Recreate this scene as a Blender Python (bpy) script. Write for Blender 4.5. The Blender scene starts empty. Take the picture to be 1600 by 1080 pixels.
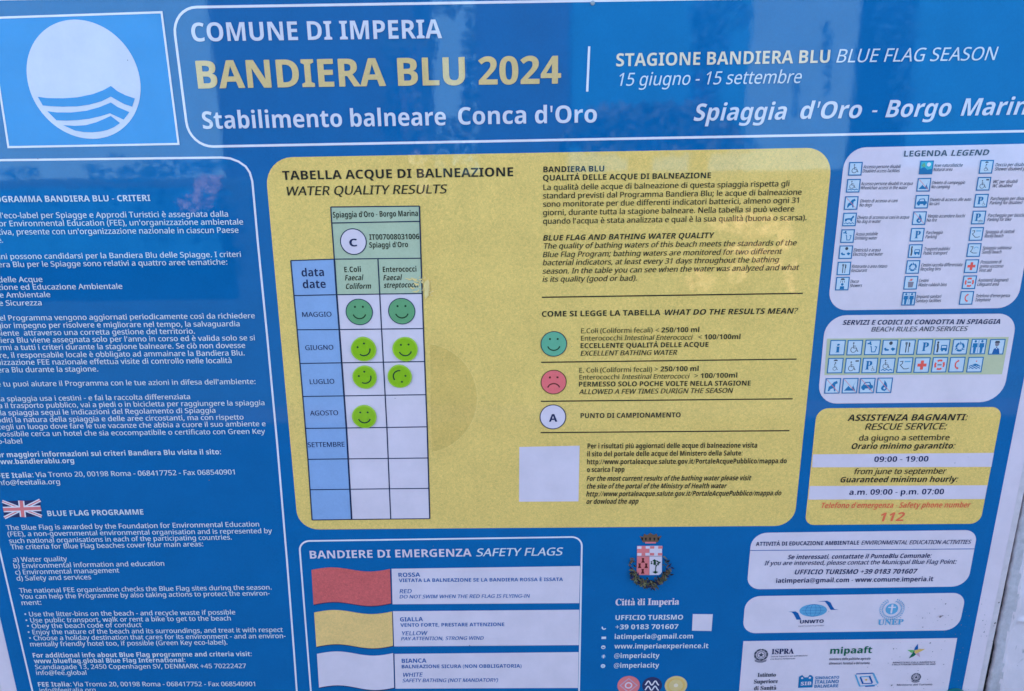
import bpy, math, random, os
from mathutils import Vector, Matrix

random.seed(7)
sc = bpy.context.scene
COL = sc.collection

# ------------------------------------------------------------------ camera
F = 1180.0                       # focal length in photograph pixels (1600 wide)
PITCH, YAW, ROLL = math.radians(-15.93), math.radians(0.16), math.radians(0.706)
CAM_Y, CAM_Z = -0.78, 1.55       # metres; the board face is the plane y = 0
cd = bpy.data.cameras.new('camera')
cam = bpy.data.objects.new('camera', cd)
COL.objects.link(cam)
RM = (Matrix.Rotation(YAW, 3, 'Z') @ Matrix.Rotation(PITCH, 3, 'X') @ Matrix.Rotation(ROLL, 3, 'Y'))
cam.matrix_world = Matrix.Translation((0, CAM_Y, CAM_Z)) @ (RM @ Matrix.Rotation(math.radians(90), 3, 'X')).to_4x4()
cd.sensor_fit = 'HORIZONTAL'
cd.sensor_width = 36
cd.lens = 36 * F / 1600
cd.clip_start, cd.clip_end = 0.01, 500
sc.camera = cam

# ------------------------------------------------------------------ light
SUN_EL, SUN_AZ = math.radians(42), math.radians(12)   # sun stands behind the board: its face is in open shade
w = bpy.data.worlds.new('World')
sc.world = w
w.use_nodes = True
nt = w.node_tree
sky = nt.nodes.new('ShaderNodeTexSky')
sky.sky_type = 'NISHITA'
sky.sun_disc = False
sky.sun_elevation = SUN_EL
sky.sun_rotation = SUN_AZ
bg = nt.nodes['Background']
nt.links.new(sky.outputs[0], bg.inputs[0])
bg.inputs[1].default_value = 0.12
sd = bpy.data.lights.new('sun', 'SUN')
sd.energy = 3.2
sd.angle = math.radians(0.5)
sd.color = (1, .95, .88)
so = bpy.data.objects.new('sun', sd)
COL.objects.link(so)
sdir = Vector((math.sin(SUN_AZ) * math.cos(SUN_EL), math.cos(SUN_AZ) * math.cos(SUN_EL), math.sin(SUN_EL)))
so.rotation_euler = sdir.to_track_quat('Z', 'Y').to_euler()
so.location = (0, 3, 6)
sc.view_settings.view_transform = 'Standard'
sc.view_settings.look = 'None'
sc.view_settings.gamma = 1
sc.view_settings.exposure = EXPO if 'EXPO' in globals() else 2.74

# ------------------------------------------------------------------ measuring: points read off the photograph -> metres on the flat board
def ray(px, py):
    d = RM @ Vector((px - 800, F, 540 - py))
    return d.x / d.y, d.z / d.y
def B(px, py):
    a, b = ray(px, py)
    return Vector((a * -CAM_Y, CAM_Z + b * -CAM_Y))
def away(px, py, D):             # a place D metres in front of the board, on the side of the visitor
    a, b = ray(px, py)
    t = D - CAM_Y
    return Vector((a * t, -D, CAM_Z + b * t))
PX = 0.78 / F                    # rough size of one photograph pixel on the board

# ------------------------------------------------------------------ materials
def lin(c):
    return tuple(((v / 255) / 12.92 if v / 255 <= .04045 else (((v / 255) + .055) / 1.055) ** 2.4) for v in c)
WHITE_SEEN = lin((184, 190, 232))
PAPER = (.78, .565, .615)          # the print's slightly pinkish white
def albedo(c):
    return tuple(min(.92, max(.002, a / b * k)) for a, b, k in zip(lin(c), WHITE_SEEN, PAPER))

# gloss of the laminated print: one shared node group, laid out in world metres
gg = bpy.data.node_groups.new('laminate', 'ShaderNodeTree')
gg.interface.new_socket('Color', in_out='INPUT', socket_type='NodeSocketColor')
gg.interface.new_socket('Grain', in_out='INPUT', socket_type='NodeSocketFloat')
gg.interface.new_socket('Shader', in_out='OUTPUT', socket_type='NodeSocketShader')
gn, gl = gg.nodes, gg.links
gi, go = gn.new('NodeGroupInput'), gn.new('NodeGroupOutput')
geo = gn.new('ShaderNodeNewGeometry')
def noise(scale, detail, rough=.5, dist=0.0, vec=None):
    n = gn.new('ShaderNodeTexNoise')
    n.inputs['Scale'].default_value = scale
    n.inputs['Detail'].default_value = detail
    n.inputs['Roughness'].default_value = rough
    n.inputs['Distortion'].default_value = dist
    gl.new(vec or geo.outputs['Position'], n.inputs['Vector'])
    return n
n_grain = noise(420, 3, .7, 1.2)
n_mottle = noise(26, 5, .6)
mr = gn.new('ShaderNodeMapRange'); mr.inputs[1].default_value = .3; mr.inputs[2].default_value = .7
gl.new(n_grain.outputs[0], mr.inputs[0])
sub = gn.new('ShaderNodeMath'); sub.operation = 'SUBTRACT'; sub.inputs[1].default_value = .5
gl.new(mr.outputs[0], sub.inputs[0])
mul = gn.new('ShaderNodeMath'); mul.operation = 'MULTIPLY'
gl.new(sub.outputs[0], mul.inputs[0]); gl.new(gi.outputs['Grain'], mul.inputs[1])
mt = gn.new('ShaderNodeMapRange'); mt.inputs[1].default_value = .3; mt.inputs[2].default_value = .7
mt.inputs[3].default_value = .94; mt.inputs[4].default_value = 1.05
gl.new(n_mottle.outputs[0], mt.inputs[0])
add = gn.new('ShaderNodeMath'); add.operation = 'ADD'
gl.new(mul.outputs[0], add.inputs[0]); gl.new(mt.outputs[0], add.inputs[1])
vm = gn.new('ShaderNodeVectorMath'); vm.operation = 'SCALE'
gl.new(gi.outputs['Color'], vm.inputs[0]); gl.new(add.outputs[0], vm.inputs['Scale'])
bs = gn.new('ShaderNodeBsdfPrincipled')
gl.new(vm.outputs[0], bs.inputs['Base Color'])
bs.inputs['Roughness'].default_value = .006
bs.inputs['IOR'].default_value = 1.5
# the sheet is not dead flat: slow waves, small blisters, fine orange peel
mp = gn.new('ShaderNodeMapping'); mp.inputs['Scale'].default_value = (1, 1, .45)
gl.new(geo.outputs['Position'], mp.inputs[0])
n_a = noise(7, 2, .4, 0, mp.outputs[0])
n_b = noise(70, 4, .6, .6, mp.outputs[0])
n_c = noise(480, 3, .7, 1.0)
b1 = gn.new('ShaderNodeBump'); b1.inputs['Distance'].default_value = .0003; b1.inputs['Strength'].default_value = 1
b2 = gn.new('ShaderNodeBump'); b2.inputs['Distance'].default_value = .00002; b2.inputs['Strength'].default_value = 1
b3 = gn.new('ShaderNodeBump'); b3.inputs['Distance'].default_value = .0000025; b3.inputs['Strength'].default_value = 1
gl.new(n_a.outputs[0], b1.inputs['Height'])
gl.new(n_b.outputs[0], b2.inputs['Height']); gl.new(b1.outputs[0], b2.inputs['Normal'])
gl.new(n_c.outputs[0], b3.inputs['Height']); gl.new(b2.outputs[0], b3.inputs['Normal'])
gl.new(b3.outputs[0], bs.inputs['Normal'])
gl.new(bs.outputs[0], go.inputs[0])

MATS = {}
def M(name, rgb=None, grain=.06):
    if name in MATS:
        return MATS[name]
    m = bpy.data.materials.new(name)
    m.use_nodes = True
    t = m.node_tree
    t.nodes.remove(t.nodes['Principled BSDF'])
    g = t.nodes.new('ShaderNodeGroup'); g.node_tree = gg
    g.inputs['Color'].default_value = (*albedo(rgb), 1)
    g.inputs['Grain'].default_value = grain
    t.links.new(g.outputs[0], t.nodes['Material Output'].inputs[0])
    m.diffuse_color = (*albedo(rgb), 1)
    MATS[name] = m
    return m
M('white', (184, 190, 232), .03)
M('line_white', (190, 205, 244), .02)
M('blue', (0, 91, 170), .14)
M('logo_blue', (0, 122, 214), .06)
M('disc_white', (172, 190, 236), .03)
M('yellow', (196, 182, 119), .34)
M('cream', (182, 175, 142), .14)
M('cream_white', (194, 196, 196), .05)
M('title_white', (178, 196, 238), .05)
M('text_white', (176, 200, 240), .02)
M('black', (32, 34, 38), .02)
M('navy', (28, 40, 92), .02)
M('gridline', (22, 40, 84), .02)
M('slate', (60, 70, 96), .02)
M('olive_text', (62, 62, 44), .02)
M('cell_blue', (116, 156, 226), .08)
M('cell_teal', (150, 178, 176), .10)
M('face_green', (84, 148, 122), .12)
M('face_teal', (84, 160, 150), .10)
M('face_red', (196, 100, 122), .10)
M('lime', (116, 172, 30), .10)
M('lime_edge', (136, 184, 70), .06)
M('dark_green', (24, 58, 48), .02)
M('flag_red', (176, 91, 104), .36)
M('flag_yellow', (206, 180, 132), .28)
M('red_text', (196, 104, 84), .03)
M('red', (206, 84, 92), .03)
M('pict_blue', (24, 104, 176), .03)
M('pict_pale', (160, 192, 238), .04)
M('pict_cyan', (60, 160, 200), .10)
M('strip_green', (160, 178, 170), .06)
M('flag_navy', (40, 50, 100), .03)
M('rose', (186, 112, 132), .06)
M('sky_blue', (80, 150, 214), .08)
M('deep_blue', (20, 84, 168), .06)
M('grey_text', (110, 116, 150), .02)
M('brown', (92, 78, 74), .12)
M('dark_brown', (78, 34, 40), .05)
M('wreath', (62, 72, 66), .10)
M('wreath_pale', (104, 112, 92), .10)
M('green', (24, 92, 84), .06)
M('leaf_green', (96, 160, 110), .08)
M('gold', (184, 166, 112), .08)
M('lilac', (166, 146, 190), .05)
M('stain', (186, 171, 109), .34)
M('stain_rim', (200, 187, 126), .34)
M('flake', (212, 194, 152), .10)
M('speck', (96, 100, 120), .05)

def plain(name, rgb, rough=.6, noise_scale=0, amount=0, bump=0, spec=.5):
    m = bpy.data.materials.new(name)
    m.use_nodes = True
    t = m.node_tree
    p = t.nodes['Principled BSDF']
    p.inputs['Base Color'].default_value = (*rgb, 1)
    p.inputs['Roughness'].default_value = rough
    p.inputs['Specular IOR Level'].default_value = spec
    if noise_scale:
        g = t.nodes.new('ShaderNodeNewGeometry')
        n = t.nodes.new('ShaderNodeTexNoise')
        n.inputs['Scale'].default_value = noise_scale
        n.inputs['Detail'].default_value = 6
        n.inputs['Roughness'].default_value = .65
        t.links.new(g.outputs['Position'], n.inputs['Vector'])
        r = t.nodes.new('ShaderNodeMapRange')
        r.inputs[1].default_value = .3; r.inputs[2].default_value = .7
        r.inputs[3].default_value = 1 - amount; r.inputs[4].default_value = 1 + amount * .4
        t.links.new(n.outputs[0], r.inputs[0])
        v = t.nodes.new('ShaderNodeVectorMath'); v.operation = 'SCALE'
        v.inputs[0].default_value = rgb
        t.links.new(r.outputs[0], v.inputs['Scale'])
        t.links.new(v.outputs[0], p.inputs['Base Color'])
        if bump:
            b = t.nodes.new('ShaderNodeBump')
            b.inputs['Distance'].default_value = bump
            t.links.new(n.outputs[0], b.inputs['Height'])
            t.links.new(b.outputs[0], p.inputs['Normal'])
    MATS[name] = m
    return m
plain('panel_edge', (.68, .51, .53), .55, 90, .14, .0006)
plain('grey_paint', (.56, .45, .48), .6, 120, .22, .0008)
plain('sealant', (.05, .045, .05), .8, 300, .5, .0008)

# old white paint: soft grey washes, scratches, pits
m = plain('old_paint', (0.74, .56, .60), .5, 38, .10, .0018)
t = m.node_tree
p = t.nodes['Principled BSDF']
g = t.nodes.new('ShaderNodeNewGeometry')
mpn = t.nodes.new('ShaderNodeMapping'); mpn.inputs['Scale'].default_value = (1, 1, .35)
t.links.new(g.outputs['Position'], mpn.inputs[0])
v1 = t.nodes.new('ShaderNodeTexNoise'); v1.inputs['Scale'].default_value = 55; v1.inputs['Detail'].default_value = 8; v1.inputs['Distortion'].default_value = 1.5
t.links.new(mpn.outputs[0], v1.inputs['Vector'])
cr = t.nodes.new('ShaderNodeValToRGB')
cr.color_ramp.elements[0].position = .27; cr.color_ramp.elements[0].color = (.26, .24, .26, 1)
cr.color_ramp.elements[1].position = .36; cr.color_ramp.elements[1].color = (1, 1, 1, 1)
t.links.new(v1.outputs[0], cr.inputs[0])
mx = t.nodes.new('ShaderNodeMix'); mx.data_type = 'RGBA'; mx.blend_type = 'MULTIPLY'; mx.inputs[0].default_value = .6
src = p.inputs['Base Color'].links[0].from_socket
t.links.new(src, mx.inputs[6]); t.links.new(cr.outputs[0], mx.inputs[7])
t.links.new(mx.outputs[2], p.inputs['Base Color'])

# ------------------------------------------------------------------ objects
BASE = Vector((0, 0, .95))
def link(name, me, parent=None, loc=None):
    o = bpy.data.objects.new(name, me)
    COL.objects.link(o)
    if parent:
        o.parent = parent
    if loc is not None:
        o.location = loc
    return o
def tag(o, label, cat=None, group=None, kind=None):
    if label: o['label'] = label
    if cat: o['category'] = cat
    if group: o['group'] = group
    if kind: o['kind'] = kind
    return o

board = tag(link('information_board', None, None, BASE),
            'glossy blue beach information board with yellow and white panels of Italian and English text', 'information board')
board.empty_display_size = .1

L0 = .0004                       # first print layer above the sheet
class Shape:
    """flat printed shapes on the board, each primitive a hair above the one before"""
    def __init__(s, layer=1, step=.00001):
        s.v, s.f, s.mi, s.m = [], [], [], []
        s.y = -(L0 + layer * .00022)
        s.step = step
    def mat(s, name):
        if name not in s.m: s.m.append(name)
        return s.m.index(name)
    def poly(s, pts, mat):       # pts: board metres
        n = len(s.v)
        s.v += [(q[0], s.y, q[1]) for q in pts]
        idx = list(range(n, n + len(pts)))
        a = sum(pts[i][0] * pts[(i + 1) % len(pts)][1] - pts[(i + 1) % len(pts)][0] * pts[i][1] for i in range(len(pts)))
        if a < 0: idx.reverse()
        s.f.append(idx); s.mi.append(s.mat(mat))
        s.y -= s.step
        return s
    def ppoly(s, pts, mat):      # pts: photograph readings
        return s.poly([B(*q) for q in pts], mat)
    def stroke(s, pts, wd, mat, closed=False):   # board metres, mitred ribbon
        P = [Vector(q) for q in pts]
        n = len(P)
        L, R = [], []
        for i in range(n):
            a = P[(i - 1) % n] if (closed or i > 0) else None
            b = P[(i + 1) % n] if (closed or i < n - 1) else None
            d1 = (P[i] - a).normalized() if a is not None and (P[i] - a).length > 1e-9 else None
            d2 = (b - P[i]).normalized() if b is not None and (b - P[i]).length > 1e-9 else None
            if d1 is None: d1 = d2
            if d2 is None: d2 = d1
            n1, n2 = Vector((-d1.y, d1.x)), Vector((-d2.y, d2.x))
            mm = (n1 + n2)
            mm = mm.normalized() if mm.length > 1e-6 else n1
            k = wd / 2 / max(.35, mm.dot(n1))
            L.append(P[i] + mm * k); R.append(P[i] - mm * k)
        base = len(s.v)
        s.v += [(q.x, s.y, q.y) for q in L] + [(q.x, s.y, q.y) for q in R]
        for i in range(n if closed else n - 1):
            j = (i + 1) % n
            s.f.append([base + n + i, base + n + j, base + j, base + i]); s.mi.append(s.mat(mat))
        s.y -= s.step
        return s
    def pstroke(s, pts, wpx, mat, closed=False):
        return s.stroke([B(*q) for q in pts], wpx * PX, mat, closed)
    def disc(s, c, rx, mat, ry=None, n=40, a0=0, a1=360, rot=0):
        ry = ry or rx
        q = []
        for i in range(n):
            a = math.radians(a0 + (a1 - a0) * i / (n if a1 - a0 == 360 else n - 1))
            x, y = rx * math.cos(a), ry * math.sin(a)
            q.append((c[0] + x * math.cos(rot) - y * math.sin(rot), c[1] + x * math.sin(rot) + y * math.cos(rot)))
        return s.poly(q, mat)
    def arc(s, c, r, a0, a1, wd, mat, ry=None, n=14):
        ry = ry or r
        closed = a1 - a0 == 360
        q = [(c[0] + r * math.cos(math.radians(a0 + (a1 - a0) * i / (n if closed else n - 1))),
              c[1] + ry * math.sin(math.radians(a0 + (a1 - a0) * i / (n if closed else n - 1)))) for i in range(n)]
        return s.stroke(q, wd, mat, closed)
    def build(s, name, parent, label=None, local=None):
        me = bpy.data.meshes.new(name)
        off = local if local is not None else BASE
        me.from_pydata([(x - off[0], y - off[1], z - off[2]) for x, y, z in s.v], [], s.f)
        for k in s.m: me.materials.append(MATS[k])
        me.polygons.foreach_set('material_index', s.mi)
        me.update()
        # every face looks at the visitor
        o = link(name, me, parent)
        if label: o['label'] = label
        return o

def rounded(quad, rad, n=9):
    """quad of board points TL,TR,BR,BL -> outline with rounded corners; rad: one radius or four, in photograph pixels"""
    if not isinstance(rad, (list, tuple)): rad = [rad] * 4
    out = []
    for i in range(4):
        p, a, b = Vector(quad[i]), Vector(quad[i - 1]), Vector(quad[(i + 1) % 4])
        r = rad[i] * PX
        if r <= 0:
            out.append(p); continue
        u, v = (a - p).normalized(), (b - p).normalized()
        s0, s1 = p + u * r, p + v * r
        c = p + u * r + v * r
        for k in range(n):
            t_ = math.pi / 2 * k / (n - 1)
            out.append(c - v * r * math.cos(t_) - u * r * math.sin(t_) if False else c - (u * r) * math.sin(t_) - (v * r) * math.cos(t_))
    return out
def pq(*pts):
    return [B(*q) for q in pts]

def slab(name, outline, y0, y1, mats, parent, off=BASE, bevel=0.0):
    """extrude a board outline (list of 2D) between depths y0 (front) and y1 (back)"""
    n = len(outline)
    ax = sum(outline[i][0] * outline[(i + 1) % n][1] - outline[(i + 1) % n][0] * outline[i][1] for i in range(n))
    if ax < 0: outline = outline[::-1]
    v = [(q[0] - off[0], y0 - off[1], q[1] - off[2]) for q in outline] + [(q[0] - off[0], y1 - off[1], q[1] - off[2]) for q in outline]
    f = [list(range(n)), list(range(2 * n - 1, n - 1, -1))]
    for i in range(n):
        j = (i + 1) % n
        f.append([i + n, j + n, j, i])
    me = bpy.data.meshes.new(name)
    me.from_pydata(v, [], f)
    for k in mats: me.materials.append(MATS[k])
    if len(mats) > 1:
        for q in me.polygons[2:]: q.material_index = 1
    me.update()
    o = link(name, me, parent)
    if bevel:
        md = o.modifiers.new('bevel', 'BEVEL'); md.width = bevel; md.segments = 2; md.limit_method = 'ANGLE'
    return o

# ------------------------------------------------------------------ type
FD = os.path.join(bpy.utils.resource_path('LOCAL'), 'datafiles', 'fonts')
def face(fn):
    try:
        return bpy.data.fonts.load(os.path.join(FD, fn))
    except Exception:
        return None
NOTO, MATH = face('NotoSansHebrew-Regular.woff2'), face('NotoSansMath-Regular.woff2')
PLAIN = {'à': 'a', 'À': 'A', 'È': 'E', 'è': 'e', 'ù': 'u', 'ò': 'o', 'ì': 'i', '’': "'"}
def glyphs(s, up, lo, dg):       # the heavy and the serifed letters live among the mathematical alphabets of the font
    r = ''
    for c in s:
        c = PLAIN.get(c, c)
        if 'A' <= c <= 'Z': r += chr(up + ord(c) - 65)
        elif 'a' <= c <= 'z': r += chr(lo + ord(c) - 97)
        elif '0' <= c <= '9': r += chr(dg + ord(c) - 48)
        else: r += c
    return r
def coded(s, st):
    if STYLE[st][0] is not MATH or MATH is None: return s
    return glyphs(s, 0x1D400, 0x1D41A, 0x1D7CE) if st[0] == 's' else glyphs(s, 0x1D5D4, 0x1D5EE, 0x1D7EC)
# style: font, thickening (shares of the type size, a second pass laid a hair above the first), slant, cap height in type units
STYLE = {'r': (NOTO, 0, 0, .714), 'b': (MATH, .0, 0, .714), 'h': (MATH, .012, 0, .714), 'i': (NOTO, .006, .2, .714), 'bi': (MATH, 0, .2, .714),
         'm': (NOTO, .022, 0, .714), 'mi': (NOTO, .024, .2, .714), 'n': (MATH, 0, 0, .714), 'ni': (MATH, 0, .2, .714), 's': (MATH, .022, 0, .68)}
JOBS = []
def T(parent, s, x0, y0, x1, y1, cap, st, mat, layer=3, name='text_line'):
    JOBS.append((parent, s, (x0, y0), (x1, y1), cap, st, mat, layer, name))
def set_type():
    tmp = bpy.data.collections.new('setting')
    COL.children.link(tmp)
    cache = {}
    def want(txt, st, big=False):
        if (txt, st) in cache or not txt: return
        c = bpy.data.curves.new('type', 'FONT')
        c.body = coded(txt, st)
        if STYLE[st][0]: c.font = STYLE[st][0]
        c.resolution_u = 4 if big else 2
        c.fill_mode = 'FRONT'
        o = bpy.data.objects.new('type', c)
        tmp.objects.link(o)
        cache[(txt, st)] = o
    def lost_accents(txt, st):
        return [i for i, ch in enumerate(txt) if ch in 'àÀÈèùòì'] if STYLE[st][0] is MATH and MATH else []
    for k in STYLE: want('H', k)
    for j in JOBS:
        want(j[1], j[5], j[4] > 15)
        for i in lost_accents(j[1], j[5]):
            want(j[1][:i], j[5]); want(j[1][:i + 1], j[5])
    bpy.context.view_layer.update()
    dg = bpy.context.evaluated_depsgraph_get()
    data = {}
    for k, o in cache.items():
        ev = o.evaluated_get(dg)
        me = ev.to_mesh()
        data[k] = ([(v.co.x, v.co.y) for v in me.vertices], [tuple(q.vertices) for q in me.polygons])
        ev.to_mesh_clear()
    for o in list(cache.values()):
        c = o.data
        bpy.data.objects.remove(o); bpy.data.curves.remove(c)
    bpy.data.collections.remove(tmp)
    for parent, s, a, b, cap, st, mat, layer, name in JOBS:
        V, Fs = data[(s, st)]
        if not V: continue
        V, Fs = list(V), list(Fs)
        f, fat, sh, ch = STYLE[st]
        ch = max(v[1] for v in data[('H', st)][0])
        em = ch / .714
        x_lo, x_hi = min(v[0] for v in V), max(v[0] for v in V)
        for i in lost_accents(s, st):    # put the grave accents back
            xb = max(v[0] for v in data[(s[:i + 1], st)][0])
            up, nar = s[i].isupper(), s[i] == 'È'
            xm = xb - (.30 if s[i] in 'ÀÈ' else .26) * (.9 if nar else 1) * em
            y0 = (.77 if up else .61) * em
            q = len(V)
            V += [(xm + e1 * em, y0 + e2 * em) for e1, e2 in ((-.13, .16), (.02, .16), (.09, 0), (0, 0))]
            Fs.append((q, q + 1, q + 2, q + 3))
        P0, P1 = B(*a), B(*b)
        mx_, my_ = (a[0] + b[0]) / 2, (a[1] + b[1]) / 2
        capm = (B(mx_, my_ - cap) - B(mx_, my_)).length
        u = (P1 - P0)
        wd = u.length
        u.normalize()
        n = Vector((-u.y, u.x))
        sy = capm / ch
        sx = (wd - sh * capm * .85) / (x_hi - x_lo + fat)
        y = -(L0 + layer * .00022)
        pts, fl = [], []
        for k in ((0, 1) if fat else (0,)):
            for X, Y in V:
                q = P0 + u * ((X - x_lo + k * fat) * sx + sh * Y * sy) + n * (Y * sy + (k * 2 - 1) * (fat * .22 * sy if fat else 0))
                pts.append((q.x - BASE.x, y - k * .000015 - BASE.y, q.y - BASE.z))
            fl += [tuple(i + k * len(V) for i in q) for q in Fs]
        me = bpy.data.meshes.new(name)
        me.from_pydata(pts, [], fl)
        me.materials.append(MATS[mat])
        me.update()
        link(name, me, parent)

# ------------------------------------------------------------------ the board itself
def bx(q): return q
# sheet edges: left edge passes (27,1080), right edge (1596,609)-(1503.5,1075), top edge at the very top of the picture
TLs, TRs = B(-226, 8), B(1722, -24)
XL = (B(27, 1080).x + B(1, 968).x) / 2
XR0, XR1 = B(1596, 609), B(1503.5, 1075)
def xr(z):
    t_ = (z - XR1.y) / (XR0.y - XR1.y)
    return XR1.x + (XR0.x - XR1.x) * t_
ZT0, ZT1 = B(2, 1.5).y, B(1500, -23).y
ZB = B(800, 1180).y
blue_q = [Vector((XL, ZT0)), Vector((xr(ZT1), ZT1)), Vector((xr(ZB), ZB)), Vector((XL, ZB))]
mg, eg = .019, .0085
back_q = [Vector((blue_q[0].x - mg, ZT0 + mg)), Vector((blue_q[1].x + mg, ZT1 + mg)), Vector((blue_q[2].x + mg, ZB - mg)), Vector((blue_q[3].x - mg, ZB - mg))]
edge_q = [Vector((blue_q[0].x - mg - eg, ZT0 + mg + eg)), Vector((blue_q[1].x + mg + eg, ZT1 + mg + eg)), Vector((blue_q[2].x + mg + eg, ZB - mg - eg)), Vector((blue_q[3].x - mg - eg, ZB - mg - eg))]
slab('white_sheet', back_q, 0, .0012, ['white'], board)
slab('backing_panel', edge_q, .0014, .010, ['panel_edge'], board, bevel=.0012)
sheet = Shape(0).poly(blue_q, 'blue').build('blue_print', board)

# ---- logo panel
logo = Shape(1).poly(pq((-17, 28.5), (253, 19.5), (279.5, 225), (14, 230)), 'logo_blue').build('logo_panel', board, 'bright blue square with round white wave emblem')
Shape(2).pstroke([(-17, 28.5), (253, 19.5), (279.5, 225), (14, 230)], 3, 'line_white', True).build('border_line', logo)
dp = pq((41.3, 113), (221.2, 137), (121, 31), (140, 217))
cx = (dp[0].x + dp[1].x) / 2; cz = (dp[2].y + dp[3].y) / 2
rr = ((dp[1].x - dp[0].x) + (dp[2].y - dp[3].y)) / 4
Shape(2).disc((cx, cz), rr, 'disc_white', n=96).build('emblem_disc', logo)
def z5(pts): return [(x / 5.333, y / 5.333) for x, y in pts]
W1 = z5([(320, 808), (400, 818), (530, 820), (650, 812), (780, 785), (860, 755), (928, 718), (985, 762), (1050, 795), (1128, 822), (1105, 890), (1040, 868), (985, 838), (928, 806), (850, 845), (750, 873), (650, 887), (530, 890), (430, 886), (362, 880)])
W2 = z5([(400, 928), (480, 938), (600, 938), (720, 925), (830, 895), (928, 855), (985, 893), (1082, 935), (1035, 998), (985, 975), (920, 945), (840, 970), (750, 990), (650, 1002), (560, 1006), (475, 1003)])
W3 = [(x / 2.963, y / 2.963) for x, y in [(295, 580), (350, 583), (400, 580), (450, 566), (485, 551), (515, 537), (558, 570), (530, 589), (500, 602), (470, 609), (430, 613), (390, 612), (350, 605)]]
for q in (W1, W2, W3):
    Shape(3).ppoly(q, 'logo_blue').build('wave_band', logo)

# ---- header
header = Shape(1).stroke(rounded(pq((268.5, 12), (1690, -11), (1655, 204), (296.5, 229.7)), 36), 3.6 * PX, 'line_white', True).build('header_panel', board, 'white rounded outline around the titles')
T(header, 'COMUNE DI IMPERIA', 301.4, 65.1, 691, 59.9, 29, 'b', 'title_white')
T(header, 'BANDIERA BLU 2024', 310.5, 138.4, 876.6, 130.6, 43, 'h', 'cream')
T(header, 'Stabilimento balneare', 318.3, 201.5, 697, 195.7, 27, 'b', 'title_white')
T(header, "Conca d’Oro", 716.3, 194.9, 932.3, 191.4, 27, 'b', 'title_white')
Shape(2).pstroke([(920.5, 72.6), (917.4, 143.4)], 3.4, 'line_white').build('divider', header)
T(header, 'STAGIONE BANDIERA BLU', 962.5, 103.9, 1295.2, 98.2, 20, 'b', 'cream_white')
T(header, 'BLUE FLAG SEASON', 1305.7, 98, 1556, 94, 20.5, 'i', 'text_white')
T(header, '15 giugno - 15 settembre', 964.5, 134.4, 1252.8, 129.8, 20, 'i', 'text_white')
T(header, 'Spiaggia', 1083, 189, 1229.4, 186.8, 26.5, 'bi', 'title_white')
T(header, "d’Oro", 1247.6, 186, 1346.9, 184.4, 26.5, 'bi', 'title_white')
T(header, '-', 1359, 184, 1371, 184, 26.5, 'bi', 'title_white')
T(header, 'Borgo', 1382.3, 183.4, 1486, 181.6, 26.5, 'bi', 'title_white')
T(header, 'Marina', 1499.8, 181, 1626, 178.6, 26.5, 'bi', 'title_white')

# ---- criteria panel (left)
XLp = B(27, 1002).x
def at_x(X, y):                  # where a board upright at X is read at height y
    lo, hi = -900.0, 2400.0
    for _ in range(50):
        mid = (lo + hi) / 2
        if B(mid, y).x < X: lo = mid
        else: hi = mid
    return lo
crit = Shape(1).stroke(rounded(pq((at_x(XLp, 253), 253), (392, 245.6), (466, 1104), (at_x(XLp, 1106), 1106)), [40, 44, 25, 25])[0:0] or
    [B(*q) for q in [(at_x(XLp, 253), 254)]] + [B(*q) for q in [(0, 250.4), (150, 248.6), (300, 246.8), (345, 246.2), (360, 247.6), (373, 252.5), (384, 260), (390.5, 269.5), (394.5, 283), (397.5, 315), (403, 377), (418, 528), (433.5, 695), (449, 880), (459, 1010), (464, 1080)]] + rounded(pq((200, 250), (460, 245), (466, 1104), (at_x(XLp, 1106), 1106)), 26)[18:36], 3.2 * PX, 'line_white', True).build('criteria_panel', board, 'white rounded outline around the long white text')
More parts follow.
